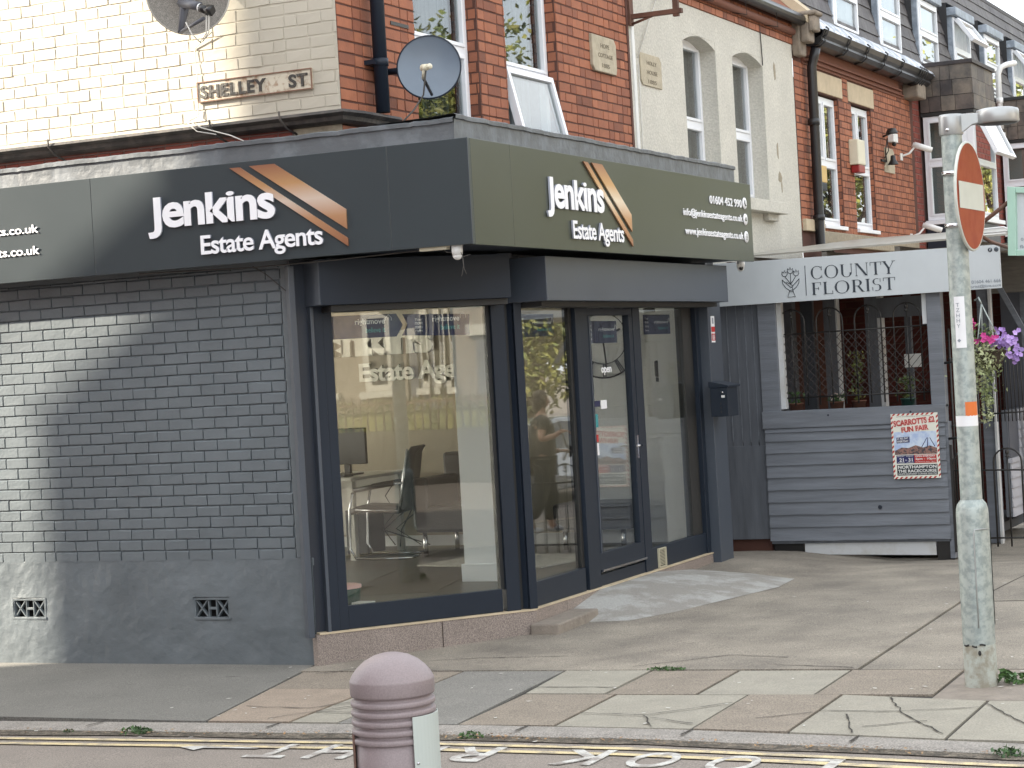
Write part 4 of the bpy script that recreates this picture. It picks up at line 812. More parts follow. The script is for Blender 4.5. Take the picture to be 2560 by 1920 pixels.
# ------------------------------------------------------------------ slate mansard block with bays
blk = thing('slate_block', (-9, 34, 0), 'long dark slate mansard block with white dormers and slate hung bays', 'building')
bk = MB(); mb = MB(); wall(FR, 27.07, 52, 0, 5.5, [], .1, mb, n=-.03); mb.build('mortar', 'mortar_grey', blk)
bricks(bk, FR, 27.075, 27.53, 3.1, 5.2, bw=.225, ch=.078, rel=.006, n=-.03); bk.build('dark_brickwork', 'red_brick_dark', blk); bk = MB(); bricks(bk, FR, 30.5, 34.0, 3.1, 5.4, bw=.225, ch=.078, rel=.006, n=-.03); bk.build('dark_brickwork', 'red_brick_dark', blk)
MB(FR).box(27.0, 27.55, -.03, .03, 5.14, 5.46).build('flashing_wall', 'dirty_white', blk)
def mans(y, z, o=0): return (y, -.11-.2*(z-5.6)+o, z)
mb = MB(FR); rn = random.Random(21); z = 5.45; r_ = 0
DY = [24.02+2.085*i for i in range(12)]
while z < 7.3:
    u = 22.35-(.15 if r_ % 2 else 0)
    while u < 50:
        if not any(d-.04 < u and u+.3 < d+1.1 and 5.7 < z < 6.5 for d in DY):
            w_ = .3; e = rn.uniform(-.003, .003); a = mans(u+.003, z, .02+e); b = mans(u+w_-.003, z, .02+e); c = mans(u+w_-.003, z+.2, .004); d = mans(u+.003, z+.2, .004)
            mb.add([a, b, c, d, (a[0], a[1]-.012, z), (b[0], b[1]-.012, z)], [(0, 1, 2, 3), (0, 1, 5, 4)], 0, rn.random())
        u += .3
    z += .175; r_ += 1
mb.build('mansard_slates', 'slate', blk)
MB(FR).quad(mans(22.3, 5.4, -.01), mans(52, 5.4, -.01), mans(52, 7.4, -.01), mans(22.3, 7.4, -.01)).build('mansard_backing', 'rubber', blk)
m = MB(FR); m.box(22.3, 52, -1.0, -.44, 7.33, 7.40); m.box(22.3, 52, -3, -.5, 7.36, 7.385); m.build('ridge_capping', 'slate', blk, .01)
m = MB(FR); m.poly([(22.30, 5.6), (22.38, 5.6), (22.38, 7.4), (22.30, 7.4)], -4, -.12); m.build('party_upstand', 'old_stone', blk)
for i, d in enumerate(DY):
    y0_, y1_ = d, d+1.08; tall = i < 3; zb = 5.63; zt = 6.60 if not tall else 6.60
    ck_ = MB(FR)
    dm = None
    for yy in (y0_-.03, y1_):
      ck_ = MB(FR); ck_.add([(yy, -.135, zb), (yy, -.135, zt), (yy, -.36, zt), (yy, -.14, zb), (yy+.03, -.135, zb), (yy+.03, -.135, zt), (yy+.03, -.36, zt), (yy+.03, -.14, zb)], [(0, 1, 2, 3), (4, 5, 6, 7), (0, 1, 5, 4)])
      if dm is None: dm = ck_.build('dormer', 'lead_blue', blk)
      else: ck_.build('cheek', 'lead_blue', dm)
    MB(FR).box(y0_-.07, y1_+.07, -.5, -.06, zt, zt+.12).build('dormer_cap', 'lead_blue' if i > 2 else 'lead_blue', dm, .01)
    op = i in (3, 5)
    w_ = upvc_window(FR, y0_, y1_, zb+.01, zt-.01, -.12, dm, trans=6.13, openz=2 if op else None, curt='blind_white', curtn=.05)
    if op: open_casement(FR, y0_+.05, y1_-.05, 6.15, 6.56, -.09, 35, w_)
    MB(FR).box(y0_-.04, y1_+.04, -.14, -.04, zb-.03, zb+.008).build('sill', 'upvc', dm, .003)
def bay(y0_, y1_, first):
    b = thing('slate_bay', (XC+.3, (y0_+y1_)/2, 0), 'nearest slate hung bay above a white window' if first else 'second slate hung bay with window at the right edge', 'bay window', 'slate hung bays of the mansard block')
    N = .685
    m = MB(FR); rn = random.Random(int(y0_))
    for k in range(3):
        z0_ = 4.93+k*.205; e = .008*(2-k) 
        u = y0_; 
        us_ = [y0_, y0_+.34+.02*k, y0_+.8, y1_]
        for p, q in zip(us_, us_[1:]): m.box(p+.003, q-.003, N-.02, N+.012+e, z0_+.003, z0_+.2, 0, rn.random())
        xs_ = [0, .12+.05*(k % 2), .28, .47-.03*k, N+.01]
        q_ = Fr(XC, y0_, 0)
        for p, q in zip(xs_, xs_[1:]): v = [(XC+xx, yy, zz) for zz in (z0_+.003, z0_+.2) for yy in (y0_-.012-e, y0_+.02) for xx in (p+.003, q-.003)]; m.add(v, [(0, 1, 3, 2), (4, 6, 7, 5), (0, 4, 5, 1), (2, 3, 7, 6), (0, 2, 6, 4), (1, 5, 7, 3)], 0, rn.random(), raw=True)
    m.build('hung_slates', 'slate_brown', b)
    MB(FR).box(y0_-.0, y1_, 0, N-.02, 4.93, 5.53).build('bay_core', 'rubber', b)
    MB(FR).box(y0_-.03, y1_+.03, -.1, N+.04, 5.535, 5.59).build('capping', 'slate_brown' if first else 'rubber', b, .006)
    MB(FR).box(y0_-.02, y1_+.02, 0, N+.02, 4.88, 4.925).build('soffit_trim', 'rubber', b)
    F2 = Fr(XC, y0_, 0)
    s1 = upvc_window(F2, .02, N-.09, 3.5, 4.875, 0, b, trans=4.26, curt=None, room=False, fw=.055)
    s2 = upvc_window(FR, y0_+.09, y1_-.02, 3.5, 4.875, N, b, trans=4.26, openz=2, curt=None, room=False, fw=.055)
    open_casement(FR, y0_+.13, y1_-.05, 4.28, 4.85, N+.03, 24, s2)
    MB(FR).box(y0_-.001, y0_+.088, N-.088, N+.003, 3.46, 4.878).build('corner_post', 'upvc', b, .004)
    MB(FR).box(y0_-.05, y1_+.05, 0, N+.07, 3.44, 3.495).build('bay_sill', 'upvc', b, .004)
    MB(FR).box(y0_, y1_, 0, N, .0, 3.43).build('bay_base', 'recess_blue', b)
    MB(FR).quad((y0_+.1, .05, 3.5), (y1_, .05, 3.5), (y1_, .05, 4.9), (y0_+.1, .05, 4.9)).build('room', 'plum_grey', b)
    return b
bay(27.53, 28.87, True); bay(32.55, 33.9, False)
m = MB(FR); m.tube([(32.4, .05, 5.1), (32.4, .05, 5.95), (32.42, .09, 6.05), (32.5, .16, 6.09), (32.95, .2, 6.16)], .045, 10); m.tube([(32.4, .05, 5.5), (32.4, .05, 5.58)], .056, 10); m.tube([(32.4, .05, 5.04), (32.4, .05, 4.9)], .065, 10); m.build('white_flue_pipe', 'white_plastic', blk)
# ------------------------------------------------------------------ florist kiosk
SURV[0] = 1.079
FK = FX(16.9)
kio = thing('florist_kiosk', (-4.8, 17.8, .15), 'grey timber florist kiosk with clapboard front and wire mesh window', 'kiosk')
MB(FK).box(-5.60, -5.44, -.1, .0, 1.36, 2.34).build('post', 'board_grey', kio, .004); MB(FK).box(-5.44, -5.40, -.1, -.03, 1.4, 2.34).build('post_liner', 'dirty_white', kio)
MB(FK).box(-4.15, -4.03, -.1, .0, 1.36, 2.34).build('post', 'board_grey', kio, .004); MB(FK).box(-4.19, -4.15, -.1, -.02, 2.05, 2.34).build('post_liner', 'dirty_white', kio)
m = MB(FK); rn = random.Random(3); z = .285; k = 0
zs_ = [.285, .40, .505, .61, .715, .82, .925, 1.03, 1.13, 1.205, 1.235]
for i, (a, b) in enumerate(zip(zs_, zs_[1:])):
    e = rn.uniform(-.004, .004); kk = 14; v = []
    for j in range(kk+1):
        u = -5.585+(1.54)*j/kk; w_ = rn.uniform(-.0025, .0025)
        v += [(u, .002, a+e*j/kk+w_), (u, .024, a+e*j/kk+w_), (u, .006, b+.012)]
    m.add(v, [(3*j+q, 3*j+3+q, 3*j+4+q, 3*j+1+q) for j in range(kk) for q in (0, 1)])
m.build('clapboards', 'board_grey', kio)
m = MB(FK); m.box(-5.6, -4.03, -.08, .026, 1.24, 1.385); m.build('top_rail', 'board_grey', kio, .004)
MB(FK).box(-4.06, -4.02, -.12, .0, .12, 1.24).build('edge_post', 'board_grey', kio, .003); MB(FK).box(-5.58, -4.05, -.06, -.0, .26, 1.24).build('backing', 'board_dark', kio)
m = MB(FK)
for u in (-5.42, -4.72): m.lathe(FK.p(u+.4, .0265, 1.335), [(0, 0), (.009, .001)], 10, axis=FK.n)
m.lathe(FK.p(-4.62, .026, .555), [(0, .001), (.018, .001)], 10, axis=FK.n); m.build('knots', 'recess_blue', kio)
m = MB(FK); m.poly([(-5.30, .285), (-4.18, .285), (-4.18, .145), (-5.30, .165)], -.05, -.02); m.build('white_base_board', 'dirty_white', kio, .003)
m = MB(FK); m.box(-4.17, -4.03, -.2, -.02, .1, .28); m.box(-5.58, -5.32, -.2, -.06, .1, .28); m.build('base_block', 'black_iron', kio)
# vertical boarded side between shop and kiosk front
m = MB(FK); us_ = [-5.99, -5.885, -5.80, -5.725, -5.655, -5.60]
for a, b in zip(us_, us_[1:]): m.box(a+.003, b-.003, -.06, -.03, .70, 2.34)
m.box(-5.99, -5.58, -.06, -.022, .30, 1.0+.1); m.build('vertical_boards', 'board_dark', kio, .003)
m = MB(FK)
for a in us_[1:-1]: m.box(a-.004, a+.004, -.033, -.024, 1.13, 2.3)
m.build('board_gaps', 'board_grey', kio)
MB(FK).box(-5.99, -5.6, -.2, -.07, .1, .3).build('brick_footing', 'mortar_dark', kio)
# mesh window with hooped rail
ms = MB(Fr(0, 16.98, 0)); F9 = Fr(0, 16.98, 0); rn = random.Random(6)
ms.tube([(-5.47, 0, 2.03), (-4.16, 0, 2.04)], .007, 6); ms.tube([(-5.45, 0, 1.49), (-4.15, 0, 1.49)], .007, 6)
def hoop(m, u, w_, z0, zt, r=.007, fin=True, n=0):
    pts = [(u, n, z0), (u, n, zt)]+[(u+w_/2-w_/2*math.cos(math.pi*i/10), n, zt+w_/2*.95*math.sin(math.pi*i/10)) for i in range(1, 10)]+[(u+w_, n, zt), (u+w_, n, z0)]
    m.tube(pts, r, 6)
    if fin:
        c = u+w_/2; m.tube([(c, n, z0), (c, n, zt+.03)], r*.9, 6); m.lathe(m.fr.p(c, n, zt+.03), [(.004, 0), (.022, .012), (.006, .02), (.012, .03), (.017, .045), (.012, .06), (.0, .09)], 8)
for u in (-5.44, -5.11, -4.78, -4.45): hoop(ms, u, .225, 1.42, 2.13)
wf = ms.build('hooped_grille', 'black_iron', kio)
ms = MB(F9); s_ = .062
for i in range(-9, 22):
    for sg in (1, -1):
        a = -5.43+i*s_; pts = []
        u0_, z0_, z1_ = a, 1.50, 2.02
        u1_ = a+sg*(z1_-z0_)*.9; 
        lo, hi = -5.45, -4.16
        def clip(ua, za, ub, zb):
            if ua > ub: ua, za, ub, zb = ub, zb, ua, za
            if ub < lo or ua > hi: return None
            if ua < lo: za += (zb-za)*(lo-ua)/(ub-ua); ua = lo
            if ub > hi: zb -= (zb-za)*(ub-hi)/(ub-ua); ub = hi
            return (ua, .01, za), (ub, .01, zb)
        c_ = clip(u0_, z0_, u1_, z1_)
        if c_: ms.tube(list(c_), .0026, 4, cap=False)
ms.build('wire_mesh', 'mesh_black', wf)
# roof and inside of the kiosk
m = MB(); m.add([(-5.98, 16.86, 2.70), (-3.2, 16.80, 2.72), (-3.2, 21.5, 3.0), (-5.98, 21.5, 3.0), (-5.98, 16.86, 2.715), (-3.2, 16.80, 2.735), (-3.2, 21.5, 3.02), (-5.98, 21.5, 3.02)], [(0, 1, 2, 3), (4, 5, 6, 7), (0, 1, 5, 4), (1, 2, 6, 5), (3, 0, 4, 7), (2, 3, 7, 6)]); m.build('corrugated_roof', 'polycarb', kio)
m = MB()
for x in (-5.6, -4.97, -4.35, -3.75, -3.28): m.box(x-.022, x+.022, 16.85, 21.4, 2.63, 2.70)
m.box(-5.98, -3.22, 16.86, 16.9, 2.60, 2.66); m.build('rafter', 'weather_wood', kio)
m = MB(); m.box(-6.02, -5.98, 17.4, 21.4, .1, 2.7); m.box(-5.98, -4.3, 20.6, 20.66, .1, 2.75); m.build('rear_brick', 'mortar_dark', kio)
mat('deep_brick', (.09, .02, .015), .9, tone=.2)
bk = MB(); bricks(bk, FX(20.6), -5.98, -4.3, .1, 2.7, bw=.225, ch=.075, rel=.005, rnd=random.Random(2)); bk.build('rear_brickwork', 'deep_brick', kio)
m = MB(); m.box(-5.93, -5.79, 18.5, 18.6, .2, 2.65); m.box(-5.78, -5.66, 18.7, 18.76, .2, 2.65); m.box(-5.50, -5.385, 18.5, 18.6, .2, 2.65); m.box(-5.11, -5.0, 18.5, 18.6, .2, 2.65); m.box(-5.0, -4.55, 18.5, 18.56, 2.14, 2.32); m.box(-4.93, -4.87, 19.2, 19.26, .2, 2.6)
m.build('inner_post', 'board_dark', kio, .003)
m = MB(); m.box(-5.0, -4.96, 18.52, 18.62, .2, 2.6); m.box(-5.385, -5.37, 18.5, 18.6, .2, 2.6); m.build('inner_post_edge', 'dirty_white', kio)
MB().box(-5.95, -4.1, 17.2, 20.6, .12, .2).build('kiosk_floor', 'board_dark', kio)
sh = MB(); sh.box(-5.5, -4.2, 17.05, 17.3, 1.30, 1.34); sh.build('display_shelf', 'board_dark', kio)
MB(FX(18.45)).box(-4.75, -4.60, 0, .01, 1.68, 1.80).build('price_card', 'poster_white', kio)
# plants on the shelf
def pot_plant(x, y, z, h, label, leafm, flower=None, n=60, pot='terracotta', spread=.09):
    t = thing('potted_plant', (x, y, z), label, 'plant', 'plants inside the florist kiosk')
    MB().lathe((x, y, z), [(0, 0), (.045, 0), (.06, .09), (.064, .09), (.064, .1), (.052, .1), (.05, .08), (0, .08)], 14).build('pot', pot, t)
    rr = random.Random(int(x*100)); m = MB(); P_ = []
    for _ in range(n):
        a = rr.uniform(0, 6.28); d = rr.uniform(0, spread); P_.append((x+d*math.cos(a), y+d*math.sin(a)*.8, z+.09+rr.uniform(0, h)))
    leaves(m, P_, .022, rr); m.build('foliage', leafm, t)
    if flower: m = MB(); leaves(m, [(p[0]*1, p[1]-.02, p[2]+.03) for p in P_[::3]], .016, rr); m.build('flowers', flower, t)
pot_plant(-5.38, 17.16, 1.34, .10, 'small leafy pot at the left end of the kiosk shelf', 'weed', None, 50)
pot_plant(-5.02, 17.15, 1.34, .06, 'pot of little white flowers low behind the kiosk mesh', 'weed', 'petal_pale', 50)
pot_plant(-4.84, 17.2, 1.34, .42, 'tall pale variegated ivy climbing behind the kiosk mesh', 'leaf_yellow', None, 150, spread=.07)
pot_plant(-4.42, 17.2, 1.34, .20, 'dark green bushy plant at the right end of the kiosk shelf', 'leaf', None, 90, pot='green_tin', spread=.10)
# florist sign
fs = thing('florist_sign', (-4.7, 16.8, 2.3), 'white florist sign board with tulip bouquet drawing and serif lettering', 'shop sign')
FS = FX(16.82)
pn = MB(FS); pn.poly([(-5.94, 2.300), (-3.508, 2.300), (-3.508, 2.650), (-5.94, 2.668)], -.02, .0); pn = pn.build('panel', 'sign_panel', fs, .002)
def serif(word, fr, u, z, w, h, n, m_, name, parent):
    """hand drawn roman capitals: thick and thin strokes with bracketed serifs"""
    T, t, sf = .135, .035, .06
    out = []; x = 0
    def rect(a, b, c, d): return [(a, c), (b, c), (b, d), (a, d)]
    def ring(cx, cy, rx, ry, a0=0, a1=360, k=28, T=T, t=t):
        ps = []
        for i in range(k):
            A0 = R(a0+(a1-a0)*i/k); A1 = R(a0+(a1-a0)*(i+1)/k); q = []
            for A_ in (A0, A1):
                th = t+(T-t)*abs(math.cos(A_))**1.3; q.append(((cx+rx*math.cos(A_), cy+ry*math.sin(A_)), (cx+(rx-th)*math.cos(A_), cy+(ry-t)*math.sin(A_))))
            ps.append([q[0][0], q[1][0], q[1][1], q[0][1]])
        return ps
    def stem(a, W=T, z0=0, z1=1, top=True, bot=True):
        o = [rect(a, a+W, z0, z1)]
        if bot: o += [rect(a-sf, a+W+sf, z0, z0+t)]
        if top: o += [rect(a-sf, a+W+sf, z1-t, z1)]
        return o
    def diag(xa, za, xb, zb, W): return [[(xa, za), (xa+W, za), (xb+W, zb), (xb, zb)]]
    for ch in word:
        g = []; adv = .8
        if ch == 'C': g = ring(.42, .5, .42, .52, 48, 318); g += [rect(.70, .74, .66, .98), rect(.72, .75, .04, .28)]; adv = .86
        elif ch == 'O': g = ring(.46, .5, .46, .52); adv = 1.0
        elif ch == 'U': g = stem(.06, z0=.32, bot=False)+stem(.72, t, z0=.32, bot=False)+ring(.407, .33, .347, .35, 180, 360, T=T); adv = .9
        elif ch == 'N': g = stem(.08, t)+stem(.78, t, bot=False)+diag(.06, 1, .68, 0, T+.02); adv = .95
        elif ch == 'T': g = stem(.30, top=False)+[rect(0, .73, 1-t, 1), rect(0, .03, .74, 1), rect(.70, .73, .74, 1)]; adv = .76
        elif ch == 'Y': g = stem(.32, top=False, z1=.46)+diag(.02, 1, .32, .42, T+.02)+diag(.70, 1, .42, .42, t)+[rect(-.05, .24, 1-t, 1), rect(.60, .84, 1-t, 1)]; adv = .80
        elif ch == 'F': g = stem(.08)+[rect(.08, .60, 1-t, 1), rect(.57, .60, .76, 1), rect(.2, .46, .49, .49+t), rect(.43, .46, .40, .60)]; adv = .66
        elif ch == 'L': g = stem(.08)+[rect(.08, .62, 0, t), rect(.59, .62, 0, .26)]; adv = .68
        elif ch == 'R': g = stem(.08)+ring(.34, .74, .30, .26, -92, 92, T=T)+[rect(.2, .36, 1-t, 1), rect(.2, .36, .48, .48+t)]+diag(.62, 0, .34, .5, T)+[rect(.62, .82, 0, t)]; adv = .80
        elif ch == 'I': g = stem(.08); adv = .34
        elif ch == 'S': g = ring(.30, .745, .25, .255, 60, 262, T=.10)+ring(.30, .26, .27, .27, -118, 92, T=.12)+[rect(.50, .53, .70, .98), rect(.03, .06, .03, .32)]; adv = .64
        out += [[(x+a, b) for a, b in p] for p in g]; x += adv+.06
    W_ = x-.06; m = MB(fr)
    for p in out: m.poly([(u+a/W_*w, z+b*h) for a, b in p], n, n+.002)
    return m.build(name, m_, parent)
serif('COUNTY', FS, -5.085, 2.478, .715, .105, .001, 'sign_ink', 'lettering', pn)
serif('FLORIST', FS, -5.085, 2.346, .715, .102, .001, 'sign_ink', 'lettering', pn)
MB(FS).box(-5.136, -5.130, .001, .003, 2.345, 2.595).build('divider', 'sign_ink', pn)
ic = MB(FS); cx = -5.262; r_ = .0028
for (dx, dz) in ((-.05, .028), (0, .05), (.05, .028)):
    z_ = 2.512+dz; c_ = cx+dx; ic.tube([(c_-.022, .003, z_+.02), (c_-.024, .003, z_-.005), (c_-.012, .003, z_-.022), (c_+.012, .003, z_-.022), (c_+.024, .003, z_-.005), (c_+.022, .003, z_+.02), (c_+.009, .003, z_+.006), (c_, .003, z_+.03), (c_-.009, .003, z_+.006), (c_-.022, .003, z_+.02)], r_, 4); ic.tube([(c_, .003, z_-.022), (cx, .003, 2.45)], r_, 4)
ic.tube([(cx, .003, 2.42), (cx-.075, .003, 2.49), (cx-.07, .003, 2.455), (cx-.045, .003, 2.42), (cx-.015, .003, 2.398), (cx+.015, .003, 2.398), (cx+.045, .003, 2.42), (cx+.07, .003, 2.455), (cx+.075, .003, 2.49), (cx, .003, 2.42)], r_, 4)
ic.tube([(cx-.04, .003, 2.47), (cx+.01, .003, 2.44), (cx+.012, .003, 2.40)], r_, 4)
ic.tube([(cx-.016, .003, 2.398), (cx-.016, .003, 2.386), (cx-.034, .003, 2.342), (cx+.034, .003, 2.342), (cx+.016, .003, 2.386), (cx+.016, .003, 2.398)], r_, 4); ic.tube([(cx-.016, .003, 2.386), (cx+.016, .003, 2.386)], r_, 4)
ic.build('bouquet_drawing', 'sign_ink', pn)
for u, ch in ((-3.585, 'f'), (-3.535, 'o')):
    m = MB(FS); m.lathe(FS.p(u, .001, 2.612), [(0, .002), (.018, .002), (.018, 0)], 20, axis=FS.n); d_ = m.build('icon_disc', 'sign_ink', pn)
    if ch == 'f': text('f', FS, u-.005, 2.600, .011, .024, .0032, 'sign_panel', 'lettering', d_, ext=.0005, bold=.02)
    else: m = MB(FS); m.lathe(FS.p(u, .003, 2.612), [(.010, 0), (.0115, .001), (.012, 0)], 14, axis=FS.n); m.build('icon', 'ink_grey', d_)
text('01604 461 666', FS, -3.512, 2.349, .235, .027, .001, 'ink_grey', 'lettering', pn, align='r'); text('countyflorist@live.com', FS, -3.512, 2.308, .38, .030, .001, 'ink_grey', 'lettering', pn, align='r')
# fun fair poster
po = thing('fair_poster', (-4.3, 16.87, .8), 'candy striped fun fair poster on the grey clapboards', 'poster')
FP = Fr(0, 16.865, 0)
PX, PZ, PW, PH = -4.487, .785, .392, .537
pm = MB(FP); pm.box(PX, PX+PW, -.001, .0, PZ, PZ+PH); pb = pm.build('sheet', 'poster_cream', po)
m = MB(FP)
def clipband(u0, u1, z0, z1, vertical):
    L_ = (z1-z0) if vertical else (u1-u0); k = int(L_/.040)
    for i in range(k):
        s0 = i*.040+.008
        if vertical: m.poly([(u0, z0+s0), (u1, z0+s0+.016), (u1, min(z1, z0+s0+.034)), (u0, min(z1, z0+s0+.018))], .0, .0008)
        else: m.poly([(u0+s0, z0), (u0+s0+.018, z0), (min(u1, u0+s0+.034), z1), (u0+s0+.016, z1)], .0, .0008)
clipband(PX, PX+.016, PZ, PZ+PH, True); clipband(PX+PW-.016, PX+PW, PZ, PZ+PH, True); clipband(PX, PX+PW, PZ, PZ+.016, False); clipband(PX, PX+PW, PZ+PH-.016, PZ+PH, False)
m.build('stripe_border', 'poster_red', pb)
U = lambda f: PX+PW*f; Z = lambda f: PZ+PH*f
MB(FP).box(U(.05), U(.95), 0, .0006, Z(.41), Z(.72)).build('picture', 'poster_sky', pb); MB(FP).poly([(U(.05), Z(.37)), (U(.95), Z(.37)), (U(.95), Z(.46)), (U(.8), Z(.50)), (U(.66), Z(.47)), (U(.5), Z(.51)), (U(.35), Z(.47)), (U(.2), Z(.48)), (U(.05), Z(.43))], .0006, .001).build('crowd', 'poster_crowd', pb)
m = MB(FP)
for a, b in ((.62, .74), (.74, .76), (.9, .80)): m.poly([(U(a), Z(.48)), (U(a+.02), Z(.48)), (U(b+.015), Z(.62)), (U(b), Z(.62))], .0006, .001)
m.build('ride_arms', 'poster_navy', pb)
text('JOHN SCARROTTS & SONS PRESENTS', FP, U(.12), Z(.945), PW*.72, .008, .0006, 'poster_black', 'lettering', pb, ext=.0004)
for dx, mt, bo, nn in ((0, 'poster_pink', .10, .0010), (0, 'poster_red', .02, .0018)):
    text('SCARROTTS \u00a32', FP, U(.06), Z(.80), PW*.88, .05, nn, mt, 'lettering', pb, ext=.0006, bold=bo, tilt=5); text('FUN FAIR', FP, U(.22), Z(.705), PW*.58, .045, nn, mt, 'lettering', pb, ext=.0006, bold=bo, tilt=5)
MB(FP).poly([(U(.10), Z(.545)), (U(.38), Z(.555)), (U(.38), Z(.645)), (U(.10), Z(.635))], .001, .0014).build('navy_panel', 'poster_navy', pb)
text('\u00a31 ALL DAY', FP, U(.12), Z(.60), PW*.24, .016, .0016, 'poster_white', 'lettering', pb, ext=.0004, bold=.03, tilt=3); text('EVERYDAY', FP, U(.12), Z(.555), PW*.24, .017, .0016, 'poster_white', 'lettering', pb, ext=.0004, bold=.03, tilt=3)
MB(FP).box(U(.08), U(.46), .0, .001, Z(.235), Z(.36)).build('date_panel', 'poster_navy', pb); MB(FP).box(U(.46), U(.93), .0, .001, Z(.235), Z(.36)).build('time_panel', 'poster_red', pb)
text('21', FP, U(.14), Z(.262), PW*.09, .030, .0012, 'poster_white', 'lettering', pb, ext=.0004, bold=.02); text('to', FP, U(.26), Z(.275), PW*.04, .010, .0012, 'poster_white', 'lettering', pb, ext=.0004); text('31', FP, U(.33), Z(.262), PW*.09, .030, .0012, 'poster_white', 'lettering', pb, ext=.0004, bold=.02)
for s_, f in (('FRIDAY', .10), ('SUNDAY', .29)): text(s_, FP, U(f), Z(.335), PW*.15, .010, .0012, 'poster_white', 'lettering', pb, ext=.0004); text('AUGUST', FP, U(f), Z(.242), PW*.15, .008, .0012, 'poster_white', 'lettering', pb, ext=.0004)
text('OPEN EVERYDAY', FP, U(.48), Z(.328), PW*.43, .014, .0012, 'poster_white', 'lettering', pb, ext=.0004, bold=.03); text('2pm - 10pm', FP, U(.48), Z(.275), PW*.43, .022, .0012, 'poster_white', 'lettering', pb, ext=.0004, bold=.03); text('SUNDAYS 2pm - 8pm', FP, U(.48), Z(.245), PW*.42, .009, .0012, 'poster_white', 'lettering', pb, ext=.0004)
MB(FP).box(U(.08), U(.94), .0, .001, Z(.05), Z(.215)).build('place_panel', 'poster_black', pb)
text('NORTHAMPTON', FP, U(.10), Z(.155), PW*.82, .026, .0012, 'poster_white', 'lettering', pb, ext=.0004, bold=.03); text('THE RACECOURSE', FP, U(.10), Z(.095), PW*.82, .024, .0012, 'poster_white', 'lettering', pb, ext=.0004, bold=.03); text('WHITE ELEPHANT CORNER NN2 7RE', FP, U(.10), Z(.06), PW*.82, .013, .0012, 'poster_white', 'lettering', pb, ext=.0004, bold=.01)
# ------------------------------------------------------------------ gates, second stall, basket, mint sign to the right of the kiosk
FG = Fr(0, 16.9, 0)
ft = thing('hooped_fence', (-3.6, 16.9, .2), 'low black iron hoop topped fence to the right of the grey pole', 'fence')
m = MB(FG); hoop(m, -3.995, .215, .21, .90, .008); hoop(m, -3.668, .225, .21, .90, .008); hoop(m, -3.34, .225, .21, .90, .008); m.tube([(-4.02, 0, .84), (-3.0, 0, .82)], .008, 6); m.tube([(-4.02, 0, .285), (-3.0, 0, .275)], .008, 6)
m.build('hoops', 'black_iron', ft); m = MB(FG); m.box(-4.02, -4.0, -.01, .01, .17, 1.05); m.build('post', 'black_iron', ft)
st = thing('white_stall', (-3.9, 19.3, .15), 'second timber stall of grey posts and pale clapboards behind the hoop fence', 'stall')
m = MB(FX(18.5)); m.box(-4.09, -3.97, -.1, 0, .08, 2.65); m.box(-3.83, -3.70, -.7, -.6, .1, 2.65); m.build('post', 'board_grey', st, .004)
MB(FX(18.49)).box(-3.985, -3.965, -.06, .01, .05, 2.4).build('post_edge', 'dirty_white', st)
m = MB(FY(-3.90)); rn = random.Random(5)
for i in range(12):
    z0_ = .30+i*.085
    if z0_ > 1.2: break
    a = 18.62 if z0_ < .78 else 19.05
    m.add([(a, .004, z0_), (a, .022, z0_), (a, .006, z0_+.095), (19.9, .004, z0_), (19.9, .022, z0_), (19.9, .006, z0_+.095)], [(0, 3, 4, 1), (1, 4, 5, 2), (0, 1, 2)])
m.build('clapboards', 'board_white', st); MB(FY(-3.90)).box(18.62, 19.9, -.05, .0, .3, 1.25).build('backing', 'board_dark', st); MB(FY(-3.90)).box(18.60, 19.07, -.02, .03, .78, .82).build('hatch_frame', 'board_white', st)
MB(FY(-3.90)).box(18.64, 19.04, .0, .008, .83, 1.2).build('hatch', 'plum_grey', st)
m = MB(FX(18.9)); m.box(-4.09, -2.9, -.05, 0, 2.3, 2.66); m.build('beam', 'weather_wood', st, .006)
m = MB(FX(18.55))
for a, b in ((-3.92, -3.70), (-3.56, -3.66), (-3.42, -3.15)): m.poly([(a, 2.35), (a+.05, 2.35), (b+.05, 1.9), (b, 1.9)], -.04, 0)
m.build('brace', 'board_grey', st); MB(FX(20.5)).box(-4.3, -2.5, -.05, 0, .1, 2.7).build('rear_wall', 'plum_grey', st)
m = MB(FX(18.2))
for i in range(11): m.tube([(-3.99+i*.032, 0, 1.17), (-3.99+i*.032, 0, 1.80)], .0045, 5)
m.tube([(-4.0, 0, 1.76), (-3.62, 0, 1.76)], .007, 5); m.tube([(-4.0, 0, 1.24), (-3.62, 0, 1.25)], .007, 5); tag(m.build('iron_railing', 'black_iron'), 'black barred iron window railing behind the hanging flower basket', 'railing')
gt2 = thing('iron_gate', (-4.0, 17.0, .2), 'tall narrow black iron gate folded beside the kiosk post', 'gate')
m = MB(Fr(-4.0, 17.0, 75))
for i in range(6): m.tube([(i*.09, 0, .22), (i*.09, 0, 2.0+.03*math.sin(i))], .008, 5)
m.build('bars', 'black_iron', gt2); m = MB(Fr(-4.0, 17.0, 75)); m.tube([(-.02, 0, .4), (.5, 0, .4)], .01, 5); m.tube([(-.02, 0, 1.2), (.5, 0, 1.2)], .01, 5); m.tube([(-.02, 0, 1.75), (.5, 0, 1.75)], .01, 5); m.build('rails', 'black_iron', gt2)
m = MB(FG); m.tube([(-4.02, .0, 1.72), (-3.93, .05, 1.73), (-3.9, .05, 1.68)], .012, 6); m.tube([(-4.02, .0, 1.10), (-3.93, .05, 1.11), (-3.9, .05, 1.04)], .012, 6); m.build('gate_hinges', 'black_iron', gt2)
hb = thing('hanging_basket', (-3.45, 16.0, 1.8), 'hanging basket of violet and pink petunias with trailing variegated ivy', 'flower basket')
